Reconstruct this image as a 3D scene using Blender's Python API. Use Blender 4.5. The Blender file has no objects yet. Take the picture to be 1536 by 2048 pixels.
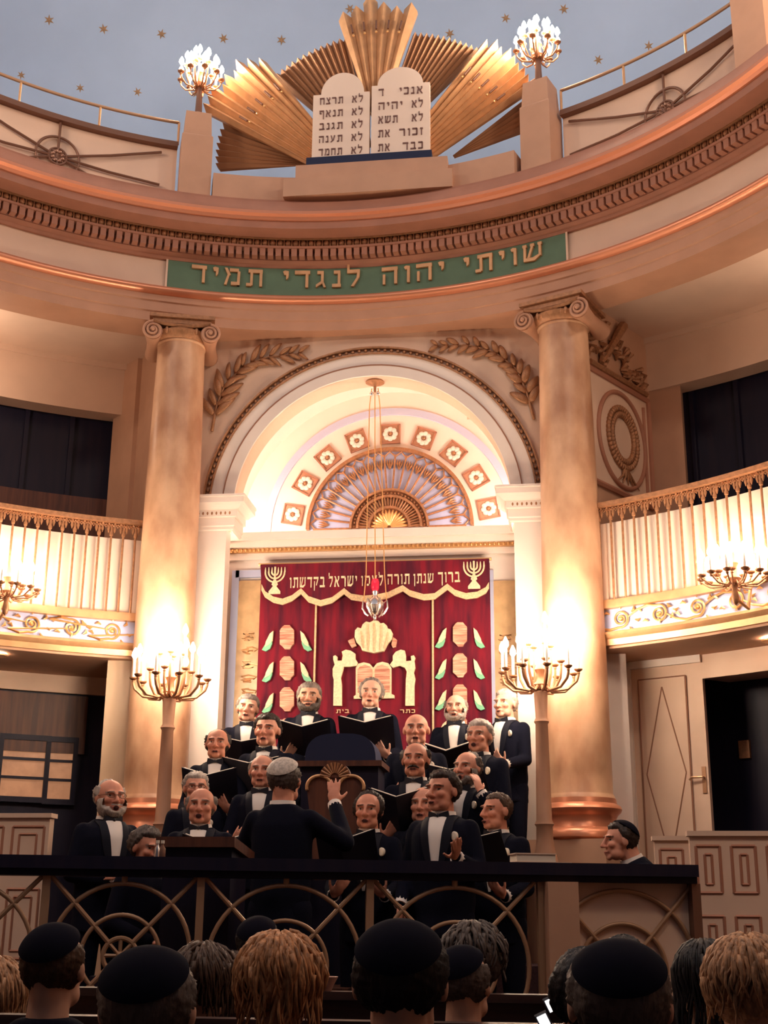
import bpy, math, random
import numpy as np
from mathutils import Vector, Matrix
random.seed(7)
rng = np.random.default_rng(7)
SC = bpy.context.scene
COL = SC.collection
PI = math.pi

# ------------------------------------------------------------------ camera
FPX, IW, IH = 2587.0, 1536, 2048
PITCH = math.atan2(FPX, 8304.0)
ROLL = math.atan2(73.0, 8304.0)
YAW = math.radians(7.5)
CAM = np.array([1.6, 0.0, 1.35])
Fv = np.array([-math.sin(YAW) * math.cos(PITCH), math.cos(YAW) * math.cos(PITCH), math.sin(PITCH)])
R0 = np.cross(Fv, [0, 0, 1]); R0 /= np.linalg.norm(R0)
U0 = np.cross(R0, Fv)
Uv = U0 * math.cos(ROLL) - R0 * math.sin(ROLL)
Rv = R0 * math.cos(ROLL) + U0 * math.sin(ROLL)
cam_data = bpy.data.cameras.new('camera')
cam_data.sensor_fit = 'VERTICAL'
cam_data.sensor_height = 24.0
cam_data.lens = 24.0 * FPX / IH
cam_data.clip_start = 0.05
cam_obj = bpy.data.objects.new('camera', cam_data)
M = Matrix.Identity(4)
for i in range(3):
    M[i][0], M[i][1], M[i][2], M[i][3] = Rv[i], Uv[i], -Fv[i], CAM[i]
cam_obj.matrix_world = M
COL.objects.link(cam_obj)
SC.camera = cam_obj

# ------------------------------------------------------------------ exposure, world, room light
SC.view_settings.view_transform = 'Standard'
SC.view_settings.look = 'None'
SC.view_settings.exposure = 0.55
SC.view_settings.gamma = 1.0
SC.view_settings.use_curve_mapping = False
world = bpy.data.worlds.new('world')
SC.world = world
world.use_nodes = True
world.node_tree.nodes['Background'].inputs[0].default_value = (0.6, 0.5, 0.6, 1)
world.node_tree.nodes['Background'].inputs[1].default_value = 0.03
WARM = (1.0, 0.74, 0.56)


def lamp(name, loc, watts, radius=0.15, color=WARM):
    l = bpy.data.lights.new(name, 'POINT')
    l.energy = watts
    l.color = color
    l.shadow_soft_size = radius
    o = bpy.data.objects.new(name, l)
    o.location = loc
    COL.objects.link(o)
    return o


# the candelabra of the hall that hang behind and beside the camera
for lx, ly, lz, w in ((-4.2, 6.4, 4.6, 45), (4.3, 6.2, 4.6, 45), (-3.4, 3.4, 8.9, 190), (3.2, 3.4, 8.9, 190), (-4.3, 7.6, 8.9, 140), (4.1, 7.4, 8.9, 140)):
    lamp('hall_light', (lx, ly, lz), w, 0.35)

# lamps standing along the women's gallery
lamp('gallery_light', (-0.12 - 5.6 * math.sin(math.radians(42)), 6.47 + 5.6 * math.cos(math.radians(42)), 6.25), 14, 0.1)
lamp('gallery_light', (-0.12 + 5.6 * math.sin(math.radians(47)), 6.47 + 5.6 * math.cos(math.radians(47)), 6.25), 9, 0.1)

# ------------------------------------------------------------------ geometry of the place
C0 = np.array([-0.12, 6.47])          # centre of the hall's ring


def ray(px, py):
    return Fv * FPX + Rv * (px - IW / 2) - Uv * (py - IH / 2)


def at_y(px, py, y):
    d = ray(px, py)
    return CAM + d * (y - CAM[1]) / d[1]


def at_z(px, py, z):
    d = ray(px, py)
    return CAM + d * (z - CAM[2]) / d[2]


def at_r(px, py, r):
    d = ray(px, py)
    o = CAM[:2] - C0
    a = d[0] ** 2 + d[1] ** 2
    b = 2 * (o @ d[:2])
    c = o @ o - r * r
    return CAM + d * (-b + math.sqrt(b * b - 4 * a * c)) / (2 * a)


def ang(p):
    return math.degrees(math.atan2(p[0] - C0[0], p[1] - C0[1]))


def pol(r, a, z):
    a = math.radians(a)
    return (C0[0] + r * math.sin(a), C0[1] + r * math.cos(a), z)


# ------------------------------------------------------------------ materials
def mat(name, col, rough=0.7, metal=0.0, var=0.0, vscale=8.0, col2=None, bump=0.0, bscale=40.0, spec=0.4, emit=None, estr=0.0, attr=None, sheen=0.0, stretch=None, detail=4):
    m = bpy.data.materials.new(name)
    m.use_nodes = True
    nt = m.node_tree
    b = nt.nodes['Principled BSDF']
    b.inputs['Base Color'].default_value = (*col, 1)
    b.inputs['Roughness'].default_value = rough
    b.inputs['Metallic'].default_value = metal
    b.inputs['Specular IOR Level'].default_value = spec
    if sheen:
        b.inputs['Sheen Weight'].default_value = sheen
        b.inputs['Sheen Tint'].default_value = (*[min(1, c * 4) for c in col], 1)
    tc = nt.nodes.new('ShaderNodeTexCoord')
    vec = tc.outputs['Object']
    if stretch:
        mp = nt.nodes.new('ShaderNodeMapping')
        mp.inputs['Scale'].default_value = stretch
        nt.links.new(vec, mp.inputs['Vector'])
        vec = mp.outputs['Vector']
    if var or col2:
        n = nt.nodes.new('ShaderNodeTexNoise')
        n.inputs['Scale'].default_value = vscale
        n.inputs['Detail'].default_value = detail
        nt.links.new(vec, n.inputs['Vector'])
        r = nt.nodes.new('ShaderNodeValToRGB')
        c2 = col2 or tuple(c * (1 - var) for c in col)
        r.color_ramp.elements[0].position = 0.36
        r.color_ramp.elements[1].position = 0.64
        r.color_ramp.elements[0].color = (*c2, 1)
        r.color_ramp.elements[1].color = (*col, 1)
        nt.links.new(n.outputs['Fac'], r.inputs['Fac'])
        nt.links.new(r.outputs['Color'], b.inputs['Base Color'])
    if attr:
        a = nt.nodes.new('ShaderNodeAttribute')
        a.attribute_name = attr
        nt.links.new(a.outputs['Color'], b.inputs['Base Color'])
    if bump:
        n2 = nt.nodes.new('ShaderNodeTexNoise')
        n2.inputs['Scale'].default_value = bscale
        n2.inputs['Detail'].default_value = 3
        nt.links.new(vec, n2.inputs['Vector'])
        bp = nt.nodes.new('ShaderNodeBump')
        bp.inputs['Strength'].default_value = bump
        bp.inputs['Distance'].default_value = 0.01
        nt.links.new(n2.outputs['Fac'], bp.inputs['Height'])
        nt.links.new(bp.outputs['Normal'], b.inputs['Normal'])
    if emit:
        b.inputs['Emission Color'].default_value = (*emit, 1)
        b.inputs['Emission Strength'].default_value = estr
    return m


m_cream = mat('cream paint', (0.75, 0.545, 0.41), 0.65, var=0.06, vscale=3)
m_white = mat('white paint', (0.86, 0.76, 0.68), 0.55, var=0.04, vscale=3)
m_beige = mat('beige stone paint', (0.56, 0.33, 0.215), 0.7, var=0.08, vscale=4)
m_entab = mat('brown pink stucco', (0.40, 0.185, 0.12), 0.55, var=0.12, vscale=5)
m_entab2 = mat('light brown stucco', (0.52, 0.28, 0.175), 0.6, var=0.1, vscale=4)
m_copper = mat('copper bronze band', (0.72, 0.30, 0.17), 0.3, 0.45)
m_bronze = mat('dark bronze', (0.20, 0.10, 0.065), 0.4, 0.4)
m_iron = mat('bronze railing metal', (0.44, 0.27, 0.16), 0.42, 0.25)
m_gold = mat('gilding', (0.80, 0.47, 0.20), 0.34, 0.6)
m_gilt = mat('gilded wood', (0.70, 0.40, 0.20), 0.4, 0.35, var=0.15, vscale=10)
m_gilt2 = mat('dull gilded wood', (0.42, 0.22, 0.115), 0.5, 0.25)
m_orna = mat('brown gilt ornament', (0.45, 0.22, 0.11), 0.45, 0.3, var=0.3, vscale=30)
m_marble = mat('ochre marble', (0.74, 0.47, 0.29), 0.38, col2=(0.40, 0.20, 0.11), vscale=2.6, stretch=(1, 1, .55), detail=7)
m_marble2 = mat('pale marble', (0.70, 0.52, 0.36), 0.35, col2=(0.58, 0.40, 0.26), vscale=2.2, stretch=(1.6, 1.6, .4), detail=6)
m_marble3 = mat('gold veined marble panel', (0.72, 0.47, 0.24), 0.4, col2=(0.52, 0.33, 0.17), vscale=6, detail=6)
m_green = mat('green painted panel', (0.115, 0.20, 0.13), 0.7, var=0.1)
m_dome = mat('blue dome paint', (0.33, 0.45, 0.66), 0.85, var=0.06, vscale=1.5)
m_blue = mat('pale blue paint', (0.50, 0.53, 0.72), 0.7)
m_paleblue = mat('powder blue paint', (0.52, 0.58, 0.86), 0.7)
m_wood = mat('dark wood', (0.014, 0.011, 0.026), 0.5, spec=0.25, col2=(0.008, 0.008, 0.024), vscale=5, stretch=(3, 3, .3))
m_woodbrown = mat('brown wood', (0.13, 0.045, 0.025), 0.5, col2=(0.07, 0.026, 0.018), vscale=6, stretch=(4, 4, .3))
m_pew = mat('pew wood', (0.06, 0.03, 0.026), 0.4, col2=(0.03, 0.018, 0.018), vscale=6, stretch=(.4, 4, 4))
m_floor = mat('wooden floor', (0.10, 0.055, 0.035), 0.5, var=0.4, vscale=6)
m_carpet = mat('dark carpet', (0.06, 0.025, 0.03), 0.95, var=0.4, vscale=60)
m_velvet = mat('crimson velvet', (0.19, 0.003, 0.016), 0.9, sheen=0.1, col2=(0.065, 0.0015, 0.014), vscale=4, stretch=(3, 3, .4))
m_thread = mat('gold thread', (0.80, 0.58, 0.33), 0.6, var=0.25, vscale=60)
m_threadpale = mat('cream embroidery', (0.88, 0.72, 0.46), 0.7, var=0.2, vscale=50)
m_plaque = mat('beige embroidery', (0.75, 0.45, 0.30), 0.7, col2=(0.42, 0.14, 0.09), vscale=26, stretch=(.2, 1, 2.5))
m_leafgreen = mat('green embroidery', (0.20, 0.50, 0.30), 0.7)
m_silver = mat('silver', (0.8, 0.75, 0.72), 0.22, 0.9)
m_redglass = mat('red glass', (0.6, 0.01, 0.03), 0.15, emit=(1, .02, .04), estr=0.6)
m_black = mat('black cloth', (0.006, 0.007, 0.016), 0.95, spec=0.1, bump=0.15, bscale=120)
m_satin = mat('black satin', (0.010, 0.011, 0.02), 0.45)
m_shirt = mat('white shirt cotton', (0.86, 0.80, 0.74), 0.75)
m_folder = mat('black folder cover', (0.012, 0.012, 0.022), 0.45)
m_paper = mat('cream paper', (0.85, 0.76, 0.62), 0.8)
m_skin = mat('skin', (0.6, .33, .23), 0.55, attr='tone', spec=0.3)
m_velvetblack = mat('black velvet', (0.005, 0.005, 0.012), 0.95, spec=0.1)
m_navycloth = mat('navy velvet cover', (0.015, 0.02, 0.055), 0.9, sheen=.3)
m_greycloth = mat('dark grey wool', (0.035, 0.035, 0.05), 0.9, bump=.3, bscale=150)
m_screen = mat('lit phone screen', (0.8, 0.8, 0.8), 0.4, emit=(1, .95, .9), estr=1.6)
m_bulb = mat('lit candle bulb', (1, .9, .8), 0.4, emit=(1.0, 0.78, 0.58), estr=150)
m_bulbside = mat('lit candle bulb balcony', (1, .9, .8), 0.4, emit=(1.0, 0.78, 0.58), estr=55)
m_arm = mat('brown gilt lamp metal', (0.42, 0.20, 0.10), 0.4, 0.4)
m_panelwhite = mat('warm white balcony paint', (0.80, 0.67, 0.56), 0.6)
m_lapel = mat('dull black silk', (0.007, 0.008, 0.017), 0.7, spec=0.2)
m_bulbtop = mat('lit candle bulb upper', (1, .9, .8), 0.4, emit=(1.0, 0.78, 0.58), estr=150)
m_pane = mat('glass pane with emissive reflection', (0.32, 0.17, 0.10), 0.3, col2=(.12, .05, .03), vscale=5, emit=(0.75, 0.33, 0.16), estr=0.28)  # weak orange emission stands in for light reflected in the glass
m_line = mat('thin brown line', (0.32, 0.15, 0.09), 0.6)
m_frameline = mat('rust brown molding paint', (0.42, 0.19, 0.12), 0.55)
m_ink = mat('brown ink', (0.17, 0.085, 0.07), 0.7)
m_star = mat('gilded star', (0.40, 0.25, 0.14), 0.5, 0.3)
m_chrome = mat('brass door hardware', (0.5, 0.3, 0.18), 0.3, 0.7)


def hairmat(name, col, k=.55):
    return mat(name, col, 0.55, col2=tuple(c * k for c in col), vscale=70, stretch=(1, 1, .25), bump=.5, bscale=90)


HAIR = dict(white=hairmat('white hair', (0.52, 0.44, 0.38), .7), grey=hairmat('grey hair', (0.25, 0.20, 0.17)),
            dark=hairmat('dark brown hair', (0.035, 0.02, 0.015)), brown=hairmat('brown hair', (0.09, 0.045, 0.025)),
            blond=hairmat('reddish blond hair', (0.62, 0.28, 0.11), .45), straw=hairmat('straw blond hair', (0.60, 0.31, 0.15), .5),
            black=hairmat('black hair', (0.010, 0.009, 0.012)), silver=hairmat('ash grey hair', (0.13, 0.10, 0.085)))


# ------------------------------------------------------------------ mesh builder
class MB:
    def __init__(self):
        self.v = []
        self.f = []

    def add(self, vs, fs):
        n = len(self.v)
        self.v.extend([tuple(float(c) for c in p) for p in vs])
        self.f.extend([tuple(i + n for i in f) for f in fs])
        return self

    def box(self, c, s, rz=0.0, mtx=None):
        hx, hy, hz = s[0] / 2, s[1] / 2, s[2] / 2
        pts = [(x, y, z) for x in (-hx, hx) for y in (-hy, hy) for z in (-hz, hz)]
        if mtx is None:
            mtx = Matrix.Translation(Vector([float(k) for k in c])) @ Matrix.Rotation(rz, 4, 'Z')
        pts = [tuple(mtx @ Vector(p)) for p in pts]
        return self.add(pts, [(0, 1, 3, 2), (4, 6, 7, 5), (0, 4, 5, 1), (2, 3, 7, 6), (0, 2, 6, 4), (1, 5, 7, 3)])

    def box2(self, a, b):
        return self.box([(a[i] + b[i]) / 2 for i in range(3)], [abs(b[i] - a[i]) for i in range(3)])

    def tube(self, path, rad, n=8, closed=False, cap=True):
        P = [Vector([float(k) for k in p]) for p in path]
        m = len(P)
        if not hasattr(rad, '__len__'):
            rad = [rad] * m
        vs, fs = [], []
        prev = None
        for i, p in enumerate(P):
            if closed:
                t = P[(i + 1) % m] - P[i - 1]
            else:
                t = P[min(i + 1, m - 1)] - P[max(i - 1, 0)]
            if t.length < 1e-9:
                t = Vector((0, 0, 1))
            t.normalize()
            if prev is None:
                a = Vector((0, 0, 1)) if abs(t.z) < .9 else Vector((1, 0, 0))
                u = t.cross(a).normalized()
            else:
                u = prev - t * prev.dot(t)
                u = u.normalized() if u.length > 1e-6 else t.orthogonal().normalized()
            prev = u
            w = t.cross(u)
            for k in range(n):
                th = 2 * PI * k / n
                vs.append(p + (u * math.cos(th) + w * math.sin(th)) * rad[i])
        for i in range(m if closed else m - 1):
            j = (i + 1) % m
            for k in range(n):
                l = (k + 1) % n
                fs.append((i * n + k, i * n + l, j * n + l, j * n + k))
        if cap and not closed:
            fs.append(tuple(range(n - 1, -1, -1)))
            fs.append(tuple((m - 1) * n + k for k in range(n)))
        return self.add(vs, fs)

    def lathe(self, prof, c=(0, 0, 0), n=24, mtx=None):
        vs, fs = [], []
        for r, z in prof:
            for k in range(n):
                th = 2 * PI * k / n
                p = Vector((r * math.cos(th), r * math.sin(th), z))
                if mtx is not None:
                    p = mtx @ p
                vs.append((p.x + c[0], p.y + c[1], p.z + c[2]))
        for i in range(len(prof) - 1):
            for k in range(n):
                l = (k + 1) % n
                fs.append((i * n + k, i * n + l, (i + 1) * n + l, (i + 1) * n + k))
        fs.append(tuple(range(n - 1, -1, -1)))
        fs.append(tuple((len(prof) - 1) * n + k for k in range(n)))
        return self.add(vs, fs)

    def ell(self, c, r, nu=12, nv=8, mtx=None):
        vs, fs = [], []
        for j in range(nv + 1):
            ph = PI * j / nv
            for i in range(nu):
                th = 2 * PI * i / nu
                p = Vector((r[0] * math.sin(ph) * math.cos(th), r[1] * math.sin(ph) * math.sin(th), r[2] * math.cos(ph)))
                if mtx is not None:
                    p = mtx @ p
                vs.append((p.x + c[0], p.y + c[1], p.z + c[2]))
        for j in range(nv):
            for i in range(nu):
                k = (i + 1) % nu
                fs.append((j * nu + i, (j + 1) * nu + i, (j + 1) * nu + k, j * nu + k))
        return self.add(vs, fs)

    def prism(self, outline, f0, f1):
        """outline: 2D points; f0/f1: functions (u,v)->3D for the two faces"""
        n = len(outline)
        vs = [f0(u, v) for u, v in outline] + [f1(u, v) for u, v in outline]
        fs = [tuple(range(n)), tuple(range(2 * n - 1, n - 1, -1))]
        for i in range(n):
            j = (i + 1) % n
            fs.append((j, i, i + n, j + n))
        return self.add(vs, fs)

    def slab(self, outline, y0, y1):
        """outline in x,z; extruded from y0 to y1"""
        return self.prism(outline, lambda u, v: (u, y0, v), lambda u, v: (u, y1, v))

    def sweep(self, prof, a0, a1, n=90, closed=True, caps=True):
        """profile of (r,z) swept round the hall's centre"""
        m = len(prof)
        vs, fs = [], []
        for i in range(n + 1):
            a = a0 + (a1 - a0) * i / n
            for r, z in prof:
                vs.append(pol(r, a, z))
        for i in range(n):
            for k in range(m if closed else m - 1):
                l = (k + 1) % m
                fs.append((i * m + k, i * m + l, (i + 1) * m + l, (i + 1) * m + k))
        if caps and closed:
            fs.append(tuple(range(m)))
            fs.append(tuple(n * m + k for k in range(m - 1, -1, -1)))
        return self.add(vs, fs)

    def arcband(self, cx, cz, r0, r1, y0, y1, a0=0.0, a1=180.0, n=48):
        """a flat arched band in the x,z plane between radii r0,r1 and depths y0,y1"""
        vs, fs = [], []
        for i in range(n + 1):
            a = math.radians(a0 + (a1 - a0) * i / n)
            c, s = math.cos(a), math.sin(a)
            vs += [(cx + r0 * c, y0, cz + r0 * s), (cx + r1 * c, y0, cz + r1 * s), (cx + r1 * c, y1, cz + r1 * s), (cx + r0 * c, y1, cz + r0 * s)]
        for i in range(n):
            for k in range(4):
                l = (k + 1) % 4
                fs.append((i * 4 + k, i * 4 + l, (i + 1) * 4 + l, (i + 1) * 4 + k))
        fs += [(0, 1, 2, 3), (n * 4 + 3, n * 4 + 2, n * 4 + 1, n * 4)]
        return self.add(vs, fs)

    def build(self, name, material, parent=None, smooth=False, world=True):
        me = bpy.data.meshes.new(name)
        vs = self.v
        if parent is not None and world:
            inv = wmat(parent).inverted()
            vs = [tuple(inv @ Vector(p)) for p in vs]
        me.from_pydata(vs, [], self.f)
        me.update()
        import bmesh
        bm = bmesh.new()
        bm.from_mesh(me)
        bmesh.ops.recalc_face_normals(bm, faces=bm.faces)
        bm.to_mesh(me)
        bm.free()
        if smooth:
            me.polygons.foreach_set('use_smooth', [True] * len(me.polygons))
            if smooth == 'auto':
                sharp(me, 40)
        me.materials.append(material)
        o = bpy.data.objects.new(name, me)
        COL.objects.link(o)
        if parent is not None:
            o.parent = parent
        return o


def sharp(me, deg):
    me.set_sharp_from_angle(angle=math.radians(deg))


def wmat(o):
    m = o.matrix_basis.copy()
    while o.parent is not None:
        o = o.parent
        m = o.matrix_basis @ m
    return m


def tag(o, label=None, cat=None, group=None, kind=None):
    if label:
        o['label'] = label
    if cat:
        o['category'] = cat
    if group:
        o['group'] = group
    if kind:
        o['kind'] = kind
    return o


def thing(name, label, cat, loc=(0, 0, 0), rz=0.0, group=None):
    o = bpy.data.objects.new(name, None)
    o.empty_display_size = 0.1
    o.location = [float(k) for k in loc]
    o.rotation_euler = (0, 0, rz)
    COL.objects.link(o)
    return tag(o, label, cat, group)


def struct(o):
    o['kind'] = 'structure'
    return o


def dup(o, parent=None):
    c = o.copy()
    COL.objects.link(c)
    if parent is not None:
        c.parent = parent
    for ch in list(o.children):
        dup(ch, c)
    return c


_B = lambda x0, x1, y0, y1: [(x0, y0), (x1, y0), (x1, y1), (x0, y1)]
GLYPH = {   # heavy horizontal, slender vertical strokes; (width, strokes)
    'ד': (.76, [_B(0, .76, .80, 1), _B(.54, .68, 0, .82)]),
    'ר': (.72, [_B(0, .64, .80, 1), [(.56, 0), (.70, 0), (.72, .86), (.62, 1), (.52, .82)]]),
    'ב': (.78, [_B(.06, .60, .80, 1), _B(.50, .66, .1, .92), _B(0, .78, 0, .19)]),
    'ה': (.76, [_B(0, .76, .80, 1), _B(.60, .74, 0, .82), _B(.05, .17, 0, .58)]),
    'ח': (.76, [_B(0, .76, .80, 1), _B(.62, .75, 0, .82), _B(.05, .18, 0, .82)]),
    'ת': (.82, [_B(.10, .82, .80, 1), _B(.67, .81, 0, .82), _B(.20, .33, .05, .82), _B(0, .27, 0, .17)]),
    'ו': (.28, [[(0, .92), (.06, .78), (.28, .80), (.28, .96), (.10, 1)], _B(.15, .28, 0, .84)]),
    'ז': (.34, [_B(0, .34, .80, .98), _B(.12, .25, 0, .82)]),
    'י': (.28, [[(0, .94), (.06, .74), (.28, .72), (.28, .96), (.10, 1)], [(.15, .75), (.28, .75), (.26, .56), (.16, .46)]]),
    'ל': (.64, [_B(0, .12, .85, 1.32), _B(0, .64, .80, 1), [(.50, .84), (.64, .84), (.62, .55), (.34, 0), (.20, .02), (.48, .52)]]),
    'נ': (.44, [_B(.08, .40, .80, .98), _B(.28, .41, .1, .85), _B(0, .44, 0, .19)]),
    'ג': (.50, [_B(.06, .38, .80, .98), _B(.25, .38, .25, .85), [(.27, .35), (.38, .35), (.50, 0), (.38, 0)], [(0, 0), (0, .16), (.30, .40), (.30, .22)]]),
    'מ': (.80, [[(0, 1), (.14, 1), (.32, .60), (.20, .50)], [(.16, .62), (.28, .66), (.13, 0), (0, 0)], _B(.26, .72, .80, .98), [(.64, 0), (.78, 0), (.80, .82), (.66, .84)], _B(.34, .78, 0, .19)]),
    'ש': (.94, [_B(.04, .16, .18, .9), [(0, .84), (.20, .84), (.20, 1), (0, 1)], [(.42, .88), (.54, .88), (.34, .22), (.22, .22)], _B(.37, .57, .84, 1), _B(.78, .90, .22, .9), _B(.74, .94, .84, 1), [(.04, .22), (.04, .04), (.58, 0), (.90, .26), (.80, .32), (.50, .20)]]),
    'ק': (.74, [_B(0, .74, .80, 1), [(.60, .82), (.74, .82), (.50, .18), (.38, .20)], _B(.08, .20, -.30, .60)]),
    'א': (.80, [[(0, 1), (.18, 1), (.80, 0), (.60, 0)], [(.55, 1), (.74, 1), (.74, .74), (.52, .44), (.42, .52), (.60, .76)], [(.16, .70), (.30, .58), (.20, .28), (.24, 0), (0, 0), (.07, .34)]]),
    'ע': (.76, [[(.60, 1), (.76, 1), (.54, .26), (.10, -.06), (.05, .08), (.42, .32)], [(.04, 1), (.20, 1), (.38, .34), (.26, .28)]]),
    'ף': (.68, [_B(0, .68, .80, 1), _B(.54, .67, -.30, .82), _B(.03, .15, .50, .82), _B(.03, .32, .46, .60)]),
    'צ': (.68, [[(.04, 1), (.20, 1), (.66, .14), (.50, .10)], [(.50, 1), (.66, 1), (.66, .74), (.42, .44), (.34, .52), (.52, .76)], _B(0, .68, 0, .18)]),
    'ך': (.72, [_B(0, .72, .80, 1), _B(.56, .70, -.30, .82)]),
    'כ': (.64, [_B(0, .56, .80, 1), [(.46, .9), (.56, 1), (.64, .88), (.64, .12), (.56, 0), (.46, .1)], _B(0, .56, 0, .20)]),
    'ן': (.28, [_B(0, .28, .80, .98), _B(.14, .27, -.30, .82)]),
}
_txt = {}


def text_mesh(body, extrude=0.02, spacing=1.0):
    """Hebrew lettering built stroke by stroke, laid out right to left; letter height 1"""
    key = (body, extrude, spacing)
    if key in _txt:
        return _txt[key]
    x = 0.0
    vs, fs, ends = [], [], []
    for ch in reversed(body):
        if ch == ' ':
            x += .5
            continue
        w, strokes = GLYPH[ch]
        for st in strokes:
            n, m = len(st), len(vs)
            vs += [(x + a, b, -extrude) for a, b in st] + [(x + a, b, extrude) for a, b in st]
            fs += [tuple(m + k for k in range(n)), tuple(m + 2 * n - 1 - k for k in range(n))]
            fs += [(m + k, m + (k + 1) % n, m + n + (k + 1) % n, m + n + k) for k in range(n)]
        ends.append((len(vs), len(fs)))
        x += w + .24 * spacing
    _txt[key] = (np.array(vs), fs, ends)
    return _txt[key]


def letters(pts, fs, ends, material, parent):
    v0 = f0 = 0
    for v1, f1 in ends:
        mb = MB(); mb.add(pts[v0:v1], [tuple(i - v0 for i in f) for f in fs[f0:f1]])
        mb.build('letter', material, parent)
        v0, f0 = v1, f1


def text_plane(body, x0, x1, zb, y, depth, h, material, parent, spacing=1.0):
    """lettering fitted in x0..x1 with base line zb and letter height h on a wall facing the hall at depth y"""
    v, f, ends = text_mesh(body, 0.02, spacing)
    sx = (x1 - x0) / v[:, 0].max()
    letters([(x0 + p[0] * sx, y - (p[2] + 0.02) / 0.04 * depth, zb + p[1] * h) for p in v], f, ends, material, parent)

# ================================================================== STRUCTURE
def arc_line(r, a0, a1, z, n=60):
    return [pol(r, a0 + (a1 - a0) * i / n, z) for i in range(n + 1)]


mb = MB(); mb.box2((-8, -3, -0.1), (8, 14.5, 0)); struct(mb.build('floor', m_floor))

# dome with its stars
ceil_o = None
mb = MB()
NU, NV = 64, 20
DR, DZ0, DZH = 7.6, 8.3, 5.6
vs, fs = [], []
for j in range(NV + 1):
    ph = PI / 2 * j / NV
    for i in range(NU):
        p = pol(DR * math.cos(ph), 360.0 * i / NU, DZ0 + DZH * math.sin(ph))
        vs.append(p)
for j in range(NV):
    for i in range(NU):
        k = (i + 1) % NU
        fs.append((j * NU + i, j * NU + k, (j + 1) * NU + k, (j + 1) * NU + i))
mb.add(vs, fs)
ceil_o = struct(mb.build('ceiling', m_dome, smooth=True))


def dome_hit(px, py):
    d = ray(px, py); d = d / np.linalg.norm(d)
    t = 6.0
    for _ in range(4000):
        p = CAM + d * t
        q = ((p[0] - C0[0]) / DR) ** 2 + ((p[1] - C0[1]) / DR) ** 2 + ((p[2] - DZ0) / DZH) ** 2
        if q >= 1:
            break
        t += 0.005
    return p


for px, py in ((98, 40), (207, 58), (323, 68), (447, 77), (563, 80), (160, 176), (275, 184), (42, 150), (392, 187), (900, 67), (1197, 120), (1128, 18), (1012, 36), (1298, 92), (700, 18)):
    p = Vector([float(k) for k in dome_hit(px, py)])
    n = Vector(((C0[0] - p.x) / DR ** 2, (C0[1] - p.y) / DR ** 2, (DZ0 - p.z) / DZH ** 2)).normalized()
    u = n.cross(Vector((0, 0, 1))).normalized(); w = u.cross(n)
    mb = MB()
    R = 0.062
    pts = []
    ph0 = random.uniform(0, 1)
    for k in range(12):
        rr = R if k % 2 == 0 else R * .38
        th = PI * k / 6 + ph0
        pts.append(p + n * .012 + (u * math.cos(th) + w * math.sin(th)) * rr)
    mb.add(pts + [p + n * .03], [(k, (k + 1) % 12, 12) for k in range(12)])
    s = mb.build('star', m_star, ceil_o)

# outer walls of the hall
mb = MB(); mb.sweep([(7.6, 0), (7.75, 0), (7.75, 8.4), (7.6, 8.4)], -130, 130, 120)
struct(mb.build('wall_back', m_beige, smooth='auto'))

# entablature ring: architrave, frieze, dentils, cornice
A0, A1 = -118, 118
mb = MB(); mb.sweep([(4.98, 6.65), (4.60, 6.65), (4.60, 6.74), (4.585, 6.75), (4.585, 6.84), (4.57, 6.85), (4.57, 6.91), (4.98, 6.91)], A0, A1, 150)
struct(mb.build('trim_1', m_entab2, smooth='auto'))
mb = MB(); mb.sweep([(4.98, 6.91), (4.56, 6.91), (4.52, 6.93), (4.505, 6.955), (4.52, 6.98), (4.56, 7.0), (4.98, 7.0)], A0, A1, 150)
struct(mb.build('trim_2', m_copper, smooth=True))  # coppery torus; its highlight is put into the lighter colour
mb = MB(); mb.sweep([(4.98, 7.0), (4.60, 7.0), (4.60, 7.29), (4.98, 7.29)], A0, A1, 150)
frieze = struct(mb.build('trim_3', m_cream, smooth='auto'))
mb = MB(); mb.sweep([(4.98, 7.29), (4.57, 7.29), (4.555, 7.315), (4.53, 7.32), (4.51, 7.335), (4.50, 7.335), (4.50, 7.44), (4.46, 7.445), (4.46, 7.525), (4.98, 7.525)], A0, A1, 150)
struct(mb.build('trim_4', m_entab, smooth='auto'))
mb = MB(); mb.sweep([(4.98, 7.525), (4.22, 7.525), (4.22, 7.60), (4.98, 7.60)], A0, A1, 150)
struct(mb.build('trim_5', m_entab, smooth='auto'))
mb = MB(); mb.sweep([(4.98, 7.60), (4.2, 7.60), (4.19, 7.63), (4.155, 7.645), (4.155, 7.675), (4.98, 7.675)], A0, A1, 150)
struct(mb.build('trim_6', m_copper, smooth='auto'))  # cornice lip, lighter colour standing in for its highlight
mb = MB(); mb.sweep([(4.98, 7.675), (4.17, 7.675), (4.175, 7.70), (4.20, 7.745), (4.21, 7.80), (4.25, 7.80), (4.25, 7.845), (4.98, 7.845)], A0, A1, 150)
struct(mb.build('trim_7', m_entab, smooth='auto'))
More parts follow.
